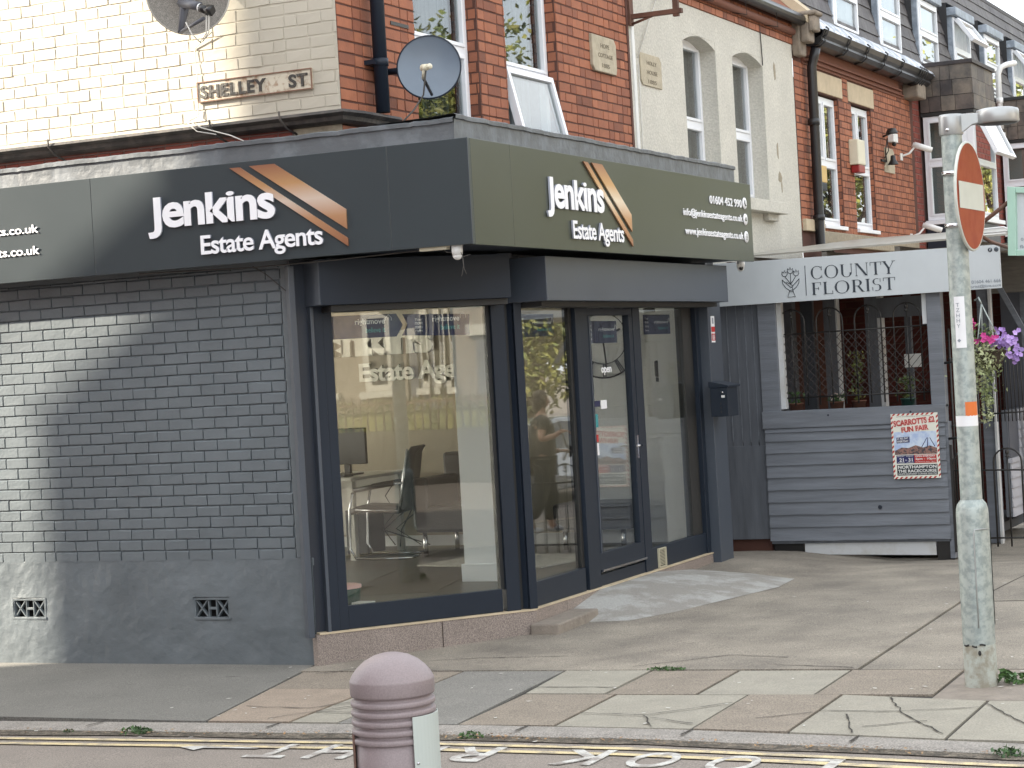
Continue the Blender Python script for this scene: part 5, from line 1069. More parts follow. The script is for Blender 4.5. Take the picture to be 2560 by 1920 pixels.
bx, by, bz = -3.47, 16.0, 1.80; m = MB(); m.lathe((bx, by, bz), [(.0, -.13), (.07, -.12), (.12, -.06), (.14, .0), (.145, .0), (.145, .01), (.0, .01)], 18); m.build('basket', 'bark', hb)
m = MB()
for a in (0, 2.1, 4.2): m.tube([(bx+.13*math.cos(a), by+.13*math.sin(a), bz), (bx-.03, by, bz+.37)], .005, 5)
m.tube([(bx-.03, by, bz+.37), (bx-.05, by, bz+.42), (bx-.08, by, bz+.40)], .008, 6); m.build('chain', 'galvanised', hb)
rr = random.Random(12)
def cloud(n, c, s, rr): return [(c[0]+rr.gauss(0, s[0]), c[1]+rr.gauss(0, s[1]), c[2]+rr.gauss(0, s[2])) for _ in range(n)]
m = MB(); leaves(m, cloud(420, (bx-.03, by-.08, bz-.02), (.075, .06, .05), rr)+cloud(300, (bx-.05, by-.09, bz-.16), (.065, .04, .07), rr)+cloud(110, (bx-.01, by-.08, bz-.33), (.025, .03, .08), rr)+cloud(30, (bx-.0, by-.08, bz-.50), (.02, .02, .04), rr), .020, rr); m.build('trailing_ivy', 'ivy', hb)
m = MB(); leaves(m, cloud(90, (bx-.05, by, bz+.10), (.07, .06, .05), rr), .028, rr); m.build('leaves', 'leaf', hb)
def flowers(c, s, n, name, mt):
    m = MB()
    for p in cloud(n, c, s, rr):
        p = Vector(p); ax = Vector((rr.gauss(.2, .5), -1, rr.gauss(.3, .5))).normalized(); a = ax.orthogonal().normalized(); b = ax.cross(a); t = rr.random(); r0 = rr.uniform(.017, .026)
        vs = [p-ax*-.004]+[p+(a*math.cos(q*math.pi/5)+b*math.sin(q*math.pi/5))*r0*(1 if q % 2 else .78)+ax*.010 for q in range(10)]
        m.add(vs, [(0, 1+q, 1+(q+1) % 10) for q in range(10)], 0, t, raw=True)
    m.build(name, mt, hb)
flowers((bx+.16, by-.05, bz+.07), (.055, .04, .045), 46, 'violet_flowers', 'petal_violet'); flowers((bx+.22, by-.05, bz-.04), (.035, .03, .03), 16, 'violet_flowers', 'petal_violet')
flowers((bx+.02, by-.1, bz+.10), (.045, .03, .018), 16, 'pink_flowers', 'petal_magenta'); flowers((bx-.10, by-.08, bz+.20), (.03, .03, .02), 8, 'pink_flowers', 'petal_magenta'); flowers((bx-.12, by-.09, bz+.09), (.025, .03, .04), 9, 'pale_flowers', 'petal_pale')
mg = thing('projecting_sign', (-2.9, 14.6, 2.5), 'mint green framed white sign cut by the right edge of view', 'sign')
FM = Fr(-2.96, 14.6, -12); m = MB(FM); m.poly([(-.02, 2.47), (.04, 2.465), (.06, 2.94), (.0, 2.95)], -.06, .03); m.poly([(.04, 2.465), (1.0, 2.38), (1.0, 2.42), (.04, 2.505)], -.05, .025); m.poly([(.06, 2.90), (1.0, 2.80), (1.0, 2.84), (.06, 2.94)], -.05, .025); m.build('frame', 'mint', mg, .003)
m = MB(FM); m.poly([(.03, 2.49), (1.0, 2.4), (1.0, 2.82), (.05, 2.92)], -.03, .0); f_ = m.build('panel', 'sign_panel', mg); text('01604', FM, .07, 2.565, .1, .022, .001, 'ink_grey', 'lettering', f_); text('florist', FM, .06, 2.515, .12, .022, .001, 'ink_grey', 'lettering', f_)
m = MB(); m.tube([(-3.22, 14.6, 2.67), (-2.93, 14.62, 2.87)], .016, 6); m.tube([(-3.22, 14.6, 2.66), (-3.30, 15.5, 2.62), (-3.4, 16.9, 2.6)], .014, 6); m.build('stay_arm', 'rusty_iron', mg)
m = MB(FX(16.5)); m.tube([(-3.62, 0, 2.62), (-3.62, 0, 2.72), (-3.58, 0, 2.765), (-3.40, 0, 2.77), (-3.36, 0, 2.75), (-3.38, 0, 2.72)], .008, 6); m.tube([(-3.6, 0, 2.735), (-3.33, 0, 2.735), (-3.33, 0, 2.77)], .008, 6); tag(m.build('white_rail', 'white_plastic'), 'bent white wire hook on the kiosk roof behind the round sign', 'hook')
SURV[0] = 1.0
# ------------------------------------------------------------------ sign post with light, no entry disc
px, py = -2.545, 11.13; g0 = ground(px, py)
sp = thing('sign_post', (px, py, g0), 'galvanised grey sign post with a wide base sleeve and small disc shaped light on top', 'post')
MB().lathe((px, py, 0), [(.086, g0+.0), (.086, .30), (.0865, .97), (.085, 1.0), (.078, 1.025), (.066, 1.04), (.060, 1.05)], 40).build('base_sleeve', 'galvanised', sp)
MB().lathe((px, py, 0), [(.087, g0-.02), (.0872, .27), (.086, .275)], 40).build('dirty_foot', 'dirty_base', sp)
m = MB()
for a0, a1, z in ((3.9, 4.25, .275), (4.5, 4.8, .272), (4.95, 5.3, .277)): m.tube([(px+.0885*math.cos(t), py+.0885*math.sin(t), z+.004*math.sin(t*9)) for t in [a0+(a1-a0)*i/6 for i in range(7)]], .005, 5)
m.blob((px+.02, py-.088, .235), .009, .003, .014); m.build('tar_marks', 'rubber', sp)
MB().lathe((px, py, 0), [(.058, 1.03), (.0575, 2.0), (.055, 3.08)], 36).build('pole', 'galvanised', sp)
m = MB(); m.lathe((px, py, 0), [(.0885, .37), (.0905, .385), (.0905, .86), (.0885, .89)], 14, a0=R(-76), a1=R(-18)); m.lathe((px, py, 0), [(.086, .37), (.0905, .385)], 14, a0=R(-76), a1=R(-18)); m.build('access_door', 'galvanised', sp)
m = MB(); m.tube([(px+.092*math.cos(R(-76)), py+.092*math.sin(R(-76)), z) for z in (.37, .6, .87)]+[(px+.093*math.cos(R(a)), py+.093*math.sin(R(a)), .895) for a in (-72, -50, -20)], .0035, 5); m.build('door_edge', 'lamp_grey', sp)
cap = MB(); cap.lathe((px, py, 0), [(.061, 3.005), (.064, 3.01), (.064, 3.10), (.06, 3.115), (.0, 3.12)], 30); lh = cap.build('lamp_bracket', 'lamp_grey', sp)
MB().lathe(Vector((px-.005, py-.064, 3.03)), [(0, .004), (.009, .004), (.010, 0)], 10, axis=Vector((0, -1, 0))).build('bolt', 'chrome', lh)
lc = Vector((px+.235, py+.075, 3.0)); d = Vector((lc.x-px, lc.y-py, 0)).normalized(); q = Vector((-d.y, d.x, 0)); m = MB(); P0 = Vector((px, py, 0))
v = []
for t, zb in ((.05, 3.01), (.08, 3.03), (.11, 3.052), (.15, 3.058), (.2, 3.058)):
    for s_ in (-1, 1):
        for z in (zb, 3.112): v.append(P0+d*t+q*s_*.035+Vector((0, 0, z)))
m.add(v, [(4*i+a, 4*i+b, 4*i+4+b, 4*i+4+a) for i in range(4) for a, b in ((0, 1), (1, 3), (3, 2), (2, 0))], raw=True); m.build('arm', 'lamp_grey', lh, .004)
MB().lathe((lc.x, lc.y, 0), [(0, 3.135), (.085, 3.132), (.108, 3.125), (.112, 3.118), (.113, 3.06), (.108, 3.052), (.10, 3.052)], 40).build('lamp_head', 'lamp_grey', lh)
MB().lathe((lc.x, lc.y, 0), [(.107, 3.055), (.09, 3.048), (0, 3.045)], 30).build('lens', 'black_plastic', lh)
cd = Vector((0-px, 0-py, 0)).normalized(); ca_ = math.atan2(cd.y, cd.x)
def curved(name, a0, a1, z0, z1, mt, r0=.0585, r1=None, par=sp, k=8):
    MB().lathe((px, py, 0), [(r0, z0), (r0, z1)], k, a0=0, a1=0.0001) if False else None
    m = MB(); v = []
    for i in range(k+1):
        a = a0+(a1-a0)*i/k
        for z in (z0, z1): v.append((px+r0*math.cos(a), py+r0*math.sin(a), z))
    m.add(v, [(2*i, 2*i+2, 2*i+3, 2*i+1) for i in range(k)], raw=True, smooth=True); return m.build(name, mt, par)
s1 = curved('white_sticker', ca_-.62, ca_+.35, 1.865, 2.14, 'sticker_white', .0592)
FQ = Fr(px, py, math.degrees(ca_)+90)
for i, ch in enumerate('TZHHY'): text(ch, FQ, -.026, 2.085-.028*i, .018, .020, .0600, 'ink_grey', 'lettering', s1, ext=.0005)
MB(FQ).poly([(-.018, 1.895), (-.008, 1.905), (-.018, 1.915), (-.028, 1.905)], .0598, .0602).build('diamond_mark', 'ink_grey', s1)
curved('orange_sticker', ca_-.1, ca_+1.25, 1.50, 1.575, 'orange_sticker', .0592); curved('torn_white_sticker', ca_-1.35, ca_+1.35, 1.445, 1.502, 'sticker_white', .0595)
FN = Fr(px+.075, py, 88)                 # plate faces the main street
ne = thing('no_entry_sign', (px+.1, py, 2.38), 'round red no entry sign with a white bar on the grey post', 'road sign')
c_ = Vector((px+.082, py+.012, 2.672)); rd = .292
nrm = FN.n; MB().lathe(c_, [(0, -.012), (rd, -.012), (rd+.003, -.004), (rd, .003), (rd-.009, .003)], 64, axis=nrm).build('rim', 'sign_white', ne)
MB().lathe(c_, [(0, .0042), (rd-.010, .0042), (rd-.0095, .003)], 64, axis=nrm, smooth=False).build('red_face', 'sign_red', ne)
uu = FN.u; m = MB(); bv = [c_+uu*a*.252+Vector((0, 0, b*.071))+nrm*.0065 for a, b in ((-1, -1), (1, -1), (1, 1), (-1, 1))]; m.add(bv, [(0, 1, 2, 3)], raw=True); m.build('white_bar', 'sign_white', ne)
m = MB(); 
for z in (2.52, 2.80): m.lathe((px, py, 0), [(.06, z-.012), (.063, z-.012), (.063, z+.012), (.06, z+.012)], 24)
m.build('clip', 'chrome', ne)
# ------------------------------------------------------------------ bollard
bo = thing('bollard', (-3.315, 6.00, rz(-3.315, 6.00)), 'mauve domed plastic bollard with ribbed neck and scuffed grey plate', 'bollard')
bc = (-3.315, 6.00, 0); pr = [(0, .993), (.03, .991), (.06, .983), (.09, .967), (.114, .946), (.130, .926), (.1385, .909), (.1398, .9062), (.1400, .903), (.1395, .863), (.1375, .857), (.130, .855)]
z = .853
for i in range(5): pr += [(.1275, z-.001), (.1275, z-.009), (.1365, z-.0105), (.1395, z-.013), (.1395, z-.025), (.1375, z-.0285), (.1275, z-.030)]; z -= .030
pr += [(.1315, z-.002), (.1325, .60), (.135, .1), (.14, rz(-3.315, 6.00))]
MB().lathe(bc, pr, 64).build('body', 'bollard_pink', bo)
a_ = math.atan2(-6.0, 3.315)
def arc(r, a0, a1, z0, z1, name, mt, th=.004, k=12):
    m = MB(); v = []
    for i in range(k+1):
        a = a0+(a1-a0)*i/k
        for rr_, z in ((r, z0), (r+th, z0), (r+th, z1), (r, z1)): v.append((bc[0]+rr_*math.cos(a), bc[1]+rr_*math.sin(a), z))
    m.add(v, [(4*i+j, 4*i+(j+1) % 4, 4*i+4+(j+1) % 4, 4*i+4+j) for i in range(k) for j in range(4)]+[(0, 1, 2, 3), (4*k, 4*k+1, 4*k+2, 4*k+3)], raw=True); return m.build(name, mt, bo, .0008)
arc(.142, a_+.42, a_+1.75, .25, .795, 'side_plate', 'scuffed_plate'); arc(.1385, a_-1.9, a_-1.25, .25, .735, 'rear_plate', 'rusty_iron', .002)
m = MB(); q = a_+.50; m.lathe(Vector((bc[0]+.1465*math.cos(q), bc[1]+.1465*math.sin(q), .645)), [(0, .003), (.004, .003), (.005, 0)], 10, axis=Vector((math.cos(q), math.sin(q), 0))); m.build('rivet', 'chrome', bo)
# ------------------------------------------------------------------ satellite dishes, street name, cameras, mailbox, wires
def dish(c, ax, r, depth, mt, name, label, rimmt):
    t = thing(name, c, label, 'satellite dish'); c = Vector(c); ax = Vector(ax).normalized()
    MB().lathe(c, [(r*math.sqrt(i/10), -depth+depth*i/10) for i in range(11)], 48, axis=ax).build('reflector', mt, t)
    MB().lathe(c, [(r*math.sqrt(i/10), -depth-.006+depth*i/10) for i in range(11)], 48, axis=ax).build('reflector_back', rimmt, t)
    MB().lathe(c, [(r-.002, -.008), (r+.006, -.006), (r+.006, .002), (r-.004, .002)], 48, axis=ax).build('rim', rimmt, t); return t
d1 = dish((-6.30, 12.40, 3.925), (.38, -.92, .10), .212, .045, 'dish_blue', 'satellite_dish', 'smooth blue grey satellite dish bracketed out beside the black downpipe', 'anthracite')
lnb = Vector((-6.02, 12.02, 3.83)); l2 = Vector((-6.145, 12.06, 3.82))
ft_ = Vector((-6.27, 12.36, 3.735)); m = MB(); m.tube([ft_, Vector((-6.17, 12.06, 3.80))], .011, 8, raw=True); m.build('feed_arm', 'black_plastic', d1)
e_ = Vector((-6.17, 12.06, 3.80)); k_ = Vector((-6.14, 12.02, 3.865)); m = MB(); m.tube([e_, k_], .014, 8, raw=True); m.tube([k_+Vector((-.02, .02, 0)), k_+Vector((.03, -.01, 0))], [.026, .02], 10, raw=True); m.blob(k_+Vector((.045, -.015, 0)), .02); m.build('receiver', 'cream_plastic', d1)
m = MB(); m.tube([(-6.68, 12.42, 3.93), (-6.52, 12.43, 3.93), (-6.34, 12.50, 3.93)], .024, 6, raw=True); m.box(-6.683, -6.655, 12.33, 12.48, 3.86, 4.0); m.build('wall_bracket', 'anthracite', d1)
m = MB(); m.tube([(-6.13, 12.02, 3.85), (-6.2, 12.1, 3.70), (-6.22, 12.0, 3.60), (-6.25, 11.9, 3.52)], .006, 5, raw=True); m.build('cable', 'cable_dark', d1)
d2 = dish((-7.61, 11.55, 4.47), (.45, -.85, -.28), .27, .06, 'dish_mesh', 'satellite_dish', 'weathered mesh satellite dish cut by the top edge on the cream wall', 'cable')
m = MB(); hub = Vector((-7.60, 11.50, 4.40)); ft2 = Vector((-7.585, 11.40, 4.19)); ln = Vector((-7.30, 11.28, 4.285))
m.tube([hub+Vector((-.05, 0, .14)), hub, ft2], [.03, .034, .020], 6, raw=True); m.tube([hub+Vector((-.03, 0, .0)), ln+Vector((-.05, 0, .03))], [.034, .030], 6, raw=True); m.tube([ft2, ln+Vector((-.02, 0, -.05))], .012, 6, raw=True); m.build('arm_frame', 'plum_grey', d2)
m = MB(); m.tube([ln+Vector((-.05, 0, .02)), ln], .028, 10, raw=True); m.tube([ln, ln+Vector((.05, 0, -.01))], [.036, .036], 4, raw=True); m.build('receiver', 'black_plastic', d2)
m = MB(); m.lathe(ln+Vector((-.055, 0, .02)), [(.026, 0), (.030, .008), (.026, .014)], 14, axis=Vector((1, 0, -.2))); m.tube([(-7.58, 11.82, 4.6), (-7.6, 11.6, 4.45)], .03, 6, raw=True); m.build('collar', 'white_plastic', d2)
m = MB(); L1 = [ln+Vector((.0, 0, -.02)), ln+Vector((-.01, 0, -.15)), ln+Vector((-.06, 0, -.20)), ln+Vector((-.12, 0, -.14)), ln+Vector((-.16, .0, -.06))]; m.tube(L1, .0045, 5, raw=True); m.tube([p+Vector((.02, 0, .005)) for p in L1[:3]], .0045, 5, raw=True)
m.tube([(-7.62, 11.83, 4.25), (-7.78, 11.85, 4.16), (-7.765, 11.84, 3.95), (-7.775, 11.84, 3.70), (-7.76, 11.70, 3.655), (-7.66, 11.7, 3.60), (-7.45, 11.72, 3.53), (-7.33, 11.68, 3.48)], .0042, 5, raw=True); m.tube([(-7.80, 11.72, 3.66), (-7.70, 11.70, 3.58), (-7.55, 11.7, 3.545)], .0035, 5, raw=True); m.build('cable', 'cable', d2)
sn = thing('street_name_sign', (-7.3, 11.85, 3.79), 'old cast iron street name plate on the cream wall', 'street sign')
F0 = FX(Y0); m = MB(F0); U0, U1, Z0, Z1 = -7.772, -6.878, 3.790, 3.928; m.box(U0, U1, .004, .020, Z0, Z1); pl_ = m.build('plate', 'bare_render', sn, .003)
mat('sign_paint_old', (.55, .50, .40), .6, scale=18, col2=(.30, .20, .13), c2pos=(.36, .5), bump=.06); mat('rust_rim', (.22, .12, .08), .7, scale=20, bump=.05)
pl_.data.materials[0] = MATS['sign_paint_old']; m = MB(F0); k = .007
m.box(U0, U1, .019, .028, Z0, Z0+k); m.box(U0, U1, .019, .028, Z1-k, Z1); m.box(U0, U0+k, .019, .028, Z0+k, Z1-k); m.box(U1-k, U1, .019, .028, Z0+k, Z1-k); m.build('rim', 'rust_rim', pl_)
mat('cast_letter', (.045, .042, .038), .5, scale=30, col2=(.22, .19, .15), c2pos=(.3, .42), bump=.05)
text('SHELLEY', F0, -7.745, 3.812, .515, .088, .020, 'cast_letter', 'lettering', pl_, ext=.008, bold=.03, sp=1.12); text('ST', F0, -7.055, 3.812, .145, .088, .020, 'cast_letter', 'lettering', pl_, ext=.008, bold=.03, sp=1.1)
def dome(c, label, ang):
    c = Vector(c); t = thing('security_camera', c, label, 'camera'); ax = Vector(ang).normalized()
    MB().tube([c+Vector((0, 0, .045)), c+Vector((0, 0, .0)), c+Vector((0, 0, -.03))], [.036, .036, .032], 16, raw=True).build('body', 'white_plastic', t)
    MB().blob(c+Vector((0, 0, -.03)), .031, seg=16, rings=8).build('ball', 'white_plastic', t); MB().lathe(c+Vector((0, 0, -.03))+ax*.024, [(0, .008), (.017, .006), (.019, 0)], 14, axis=ax).build('lens', 'black_plastic', t)
dome((-5.80, 11.66, 2.645), 'white dome security camera under the corner of the shop fascia', (.5, .6, -.3)); dome((-5.80, 17.13, 2.66), 'small white dome security camera at the far end of the shop fascia', (.5, -1, -.2))
m = MB(); m.box(-6.05, -5.86, 11.63, 11.68, 2.655, 2.685); tag(m.build('junction_box', 'cream_plastic'), 'small cream junction box tucked under the fascia by the corner camera', 'box')
m = MB()
m.tube([(-8.2, 11.66, 2.665), (-7.9, 11.7, 2.66), (-7.3, 11.68, 2.645), (-6.7, 11.66, 2.648), (-6.2, 11.66, 2.66), (-5.86, 11.67, 2.67)], .0045, 5); m.tube([(-7.33, 11.7, 2.655), (-7.28, 11.78, 2.60), (-7.16, 11.83, 2.48), (-7.13, 11.83, 2.40)], .0035, 5)
m.tube([(-5.76, 11.63, 2.63), (-5.735, 11.6, 2.60), (-5.73, 11.6, 2.53), (-5.715, 11.6, 2.49)], .0025, 5); m.tube([(-5.73, 11.6, 2.55), (-5.745, 11.6, 2.49), (-5.75, 11.6, 2.48)], .002, 5); m.tube([(-5.75, 11.63, 2.60), (-5.70, 11.6, 2.605), (-5.68, 11.6, 2.61)], .002, 5)
m.tube([(-5.9, 11.66, 2.655), (-5.86, 11.65, 2.635), (-5.80, 11.64, 2.635)], .003, 5); tag(m.build('loose_cable', 'cable_dark'), 'thin loose cable strung under the long shop fascia', 'cable')
mb_ = thing('mailbox', (-5.9, 16.7, 1.36), 'small dark navy wall mailbox at the right end of the shop front', 'mailbox')
M2 = FD; m = MB(M2); m.box(16.50, 16.93-.0, .02, .15, 1.37, 1.60) if False else None
FB = FX(16.60); m = MB(FB); m.box(-5.955, -5.80, -.26, .0, 1.37, 1.615); m.build('box_body', 'anthracite', mb_, .004)
m = MB(FB); m.poly([(-5.965, 1.615), (-5.79, 1.615), (-5.79, 1.632), (-5.94, 1.668), (-5.965, 1.668)], -.31, .006); m.build('lid', 'anthracite', mb_, .003)
m = MB(FB); m.lathe(FB.p(-5.845, .001, 1.575), [(0, .006), (.008, .006), (.009, 0)], 12, axis=FB.n); m.build('lock', 'chrome', mb_); MB(FB).box(-5.855, -5.825, .001, .003, 1.53, 1.55).build('name_plate', 'poster_white', mb_)
m = MB(FB)
for z in (1.47, 1.435, 1.40): m.box(-5.868, -5.860, .0, .002, z, z+.020)
m.build('view_slots', 'rubber', mb_)
# ------------------------------------------------------------------ weeds and litter
def weed(x, y, n, r_, h, label, mt='weed', road=False, s=.02, sy=.6):
    rr = random.Random(int(x*77)); z = (rz if road else ground)(x, y); m = MB(); P_ = []
    for _ in range(n):
        a = rr.uniform(0, 6.28); d = r_*rr.random()**.5; P_.append((x+d*math.cos(a), y+d*math.sin(a)*sy, z+rr.uniform(.005, h)*(1-.5*d/r_)))
    leaves(m, P_, s, rr); o = m.build('weed', mt); tag(o, label, 'weed')
weed(-2.41, 11.17, 70, .10, .085, 'leafy green weed at the foot of the galvanised post', s=.024)
weed(-4.54, 11.62, 160, .13, .02, 'low moss green grass tuft in the paving joint behind the pale slab', s=.010, sy=.35); weed(-7.08, 9.77, 110, .11, .05, 'clump of weed growing in the gutter at the left', s=.014, road=True, sy=.5)
weed(-4.93, 9.74, 50, .07, .05, 'small weed sprouting from the gutter right of the bollard', s=.014, road=True, sy=.5); weed(-7.55, 9.78, 30, .05, .025, 'tiny weed in the gutter near the far left kerb joint', s=.010, road=True, sy=.4); weed(-2.06, 9.46, 60, .09, .06, 'weed at the kerb on the far right edge', s=.016, road=True)
rr = random.Random(31); m = MB(); P_ = []
for _ in range(700):
    x = rr.uniform(-9, -1.8); y = kline(x)-rr.uniform(.0, .12) if x < -.5 else 9.5
    if abs(x+2.9) < .28 or abs(x+4.8) < .3 or rr.random() < .35: P_.append((x, y, rz(x, y)+.012+rr.uniform(0, .01)))
leaves(m, P_, .011, rr, up=4); o = m.build('gutter_leaves', 'dry_leaf'); o['kind'] = 'stuff'; o['label'] = 'dry leaf litter lying in the gutter'; o['category'] = 'leaf litter'
m = MB()
for _ in range(150):
    x = rr.uniform(-9.4, -1.9); y = rr.uniform(9.5, 15.5) if rr.random() < .4 else rr.uniform(9.6, 11.8)
    if y < 10: z = rz(x, y)+.012
    else: z = ground(x, y)+.006
    if y > 12 and x < -5.2: continue
    s_ = rr.uniform(.003, .011); a = rr.uniform(0, 3.1); m.add([(x+s_*math.cos(a+q*1.57)*(1 if q % 2 else 2.0), y+s_*math.sin(a+q*1.57)*(1 if q % 2 else 2.0), z) for q in range(4)], [(0, 1, 2, 3)])
o = m.build('litter_specks', 'litter'); o['kind'] = 'stuff'; o['label'] = 'pale scraps and petals scattered over the pavement'; o['category'] = 'litter'
# ------------------------------------------------------------------ inside the shop, seen through the glass
FB_ = FX(17.88)
wl = thing('wall_lettering', (-9.8, 17.88, 1.85), 'raised pale company lettering on the back wall of the office', 'wall sign')
text('Jenkins', FB_, -10.62, 1.99, 1.42, .37, .0, 'wall_letter', 'lettering', wl, ext=.04, bold=.05, sp=.93); text('Estate Agents', FB_, -10.03, 1.765, 1.36, .235, .0, 'wall_letter', 'lettering', wl, ext=.03, bold=.03, sp=.93)
clk = thing('wall_clock', (-7.42, 17.85, 2.10), 'big black skeleton wall clock seen through the shop door', 'clock')
cc = Vector((-7.42, 17.84, 2.10)); m = MB(); m.lathe(cc, [(.357, 0), (.364, .006), (.372, 0), (.364, -.006), (.357, 0)], 48, axis=Vector((0, -1, 0))); m.lathe(cc, [(.232, 0), (.236, .004), (.240, 0), (.236, -.004), (.232, 0)], 40, axis=Vector((0, -1, 0)))
m.build('ring', 'black_iron', clk); m = MB()
for i in range(12):
    a = i*math.pi/6
    for dd in ((-.05, 0, .05) if i % 3 else (-.03, .03)): b = a+dd; m.tube([cc+Vector((math.sin(b)*.24, 0, math.cos(b)*.24)), cc+Vector((math.sin(b)*.355, 0, math.cos(b)*.355))], .006, 4, raw=True)
m.build('numerals', 'black_iron', clk); m = MB(); m.tube([cc, cc+Vector((.03, -.01, -.30))], .009, 5, raw=True); m.tube([cc, cc+Vector((.18, -.01, .08))], .010, 5, raw=True); m.build('hands', 'black_iron', clk)
kp_ = thing('wall_keypad', (-6.83, 17.85, 1.78), 'dark wall mounted control box on the white wall inside', 'control box'); m = MB(FX(17.865)); m.box(-6.92, -6.73, 0, .05, 1.72, 1.87); m.build('case', 'black_plastic', kp_, .015)
m = MB(FX(17.865)); m.box(-6.91, -6.74, 0, .045, 1.675, 1.715); m.build('panel', 'anthracite', kp_, .004); MB(FX(17.865)).box(-6.85, -6.80, .045, .047, 1.685, 1.708).build('display', 'sticker_white', kp_)
so_ = MB(FX(17.865)); so_.box(-6.78, -6.68, 0, .012, .46, .55); tag(so_.build('wall_socket', 'interior_white', None, .004), 'white double wall socket low on the office wall', 'socket')
def chair(x, y, ang):
    t = thing('office_chair', (x, y, .2), 'black mesh cantilever office chair with chrome frame', 'chair'); Mx = Matrix.Translation((x, y, .2)) @ Matrix.Rotation(R(ang), 4, 'Z')
    P = lambda a, b, c: Mx @ Vector((a, b, c))
    m = MB(); v = [P(.22, s_*.24, .46) for s_ in (-1, 1)]+[P(.24, s_*.24, .60) for s_ in (-1, 1)]+[P(.30, s_*.23, .96) for s_ in (-1, 1)]+[P(.34, s_*.22, 1.02) for s_ in (-1, 1)]
    m.add(v, [(0, 1, 3, 2), (2, 3, 5, 4), (4, 5, 7, 6)], raw=True, smooth=True); o = m.build('backrest', 'mesh_fabric', t); so2 = o.modifiers.new('thick', 'SOLIDIFY'); so2.thickness = .02
    m = MB(); v = [P(-.27, s_*.24, .47) for s_ in (-1, 1)]+[P(-.2, s_*.25, .50) for s_ in (-1, 1)]+[P(.2, s_*.25, .47) for s_ in (-1, 1)]; m.add(v, [(0, 1, 3, 2), (2, 3, 5, 4)], raw=True, smooth=True); o = m.build('seat', 'leather', t); so2 = o.modifiers.new('thick', 'SOLIDIFY'); so2.thickness = .05; so2.offset = -1
    m = MB()
    for s_ in (-1, 1): m.tube([P(.30, s_*.26, .02), (P(-.05, s_*.26, .02)), P(-.22, s_*.27, .03), P(-.27, s_*.27, .12), P(-.25, s_*.28, .48), P(-.22, s_*.28, .62), P(-.1, s_*.28, .67), P(.15, s_*.27, .69), P(.25, s_*.25, .70)], .013, 8, raw=True); m.tube([P(-.2, s_*.26, .47), P(.2, s_*.26, .44), P(.25, s_*.25, .70), P(.31, s_*.24, 1.0)], .011, 8, raw=True)
    m.tube([P(.30, -.26, .02), P(.30, .26, .02)], .013, 8, raw=True); m.build('frame', 'chrome', t)
    m = MB()
    for s_ in (-1, 1): m.tube([P(-.2, s_*.28, .65), P(.18, s_*.28, .70)], .022, 8, raw=True)
    m.build('armrests', 'black_plastic', t)
chair(-9.22, 16.75, 12)
dk = thing('office_desk', (-10.6, 16.9, .2), 'pale office desk at the left behind the display window', 'desk'); MB().box(-11.2, -9.42, 16.5, 17.6, .93, .96).build('desktop', 'desk_white', dk, .004); m = MB(); m.box(-11.1, -9.5, 17.5, 17.52, .35, .93); m.build('modesty_panel', 'desk_white', dk)
for x_, y_ in ((-9.48, 16.6), (-9.48, 17.5)): MB().box(x_-.03, x_+.03, y_-.03, y_+.03, .2, .93).build('leg', 'desk_white', dk)
mo = thing('computer_monitor', (-10.1, 16.9, .96), 'black computer monitor standing on the pale desk', 'monitor'); m = MB(); m.box(-9.98, -9.52, 16.98, 17.02, 1.06, 1.40); m.build('screen', 'screen', mo, .006); MB().box(-9.78, -9.72, 17.02, 17.06, .97, 1.2).build('stand', 'black_plastic', mo); MB().box(-9.87, -9.63, 16.92, 17.12, .961, .975).build('foot', 'black_plastic', mo)
kb_ = MB(); kb_.box(-9.95, -9.55, 16.62, 16.78, .961, .985); tag(kb_.build('keyboard', 'black_plastic', None, .004), 'black keyboard on the pale desk in the office', 'keyboard')
ut = MB(); ut.box(-9.85, -9.62, 17.1, 17.45, .2, .62); tag(ut.build('computer_tower', 'black_plastic', None, .01), 'black computer tower on the floor under the desk', 'computer')
m = MB(); rr = random.Random(4)
for i in range(4): a = [Vector((-9.5+.05*i, 17.55, .9))]+[Vector((-9.45+rr.uniform(-.15, .4), 17.3+rr.uniform(-.1, .1), .9-.16*k)) for k in range(1, 5)]; m.tube(a, .006, 5, raw=True)
tag(m.build('desk_cables', 'black_plastic'), 'tangle of black cables hanging under the desk behind the chair', 'cables')
ac = thing('leather_armchair', (-8.6, 17.2, .2), 'black leather armchair with chrome legs half hidden by the pillar', 'armchair'); m = MB(); m.box(-8.95, -8.35, 16.8, 17.5, .42, .66); m.build('seat', 'leather', ac, .03); MB().box(-8.97, -8.80, 16.8, 17.5, .45, .92).build('arm', 'leather', ac, .03); MB().box(-8.45, -8.28, 16.8, 17.5, .45, .92).build('arm', 'leather', ac, .03); MB().box(-8.95, -8.3, 17.42, 17.6, .45, 1.12).build('backrest', 'leather', ac, .03)
for x_, y_ in ((-8.88, 16.86), (-8.38, 16.86), (-8.88, 17.5), (-8.38, 17.5)): MB().tube([(x_, y_, .2), (x_, y_, .42)], .022, 10).build('leg', 'chrome', ac)
lb = thing('leather_bench', (-7.3, 17.45, .2), 'low black bench with chrome legs behind the shop door', 'bench'); MB().box(-7.75, -6.98, 17.2, 17.7, .38, .62).build('seat', 'leather', lb, .03)
for x_ in (-7.65, -7.35, -7.08): MB().tube([(x_, 17.25, .2), (x_, 17.25, .38)], .024, 10).build('leg', 'chrome', lb)
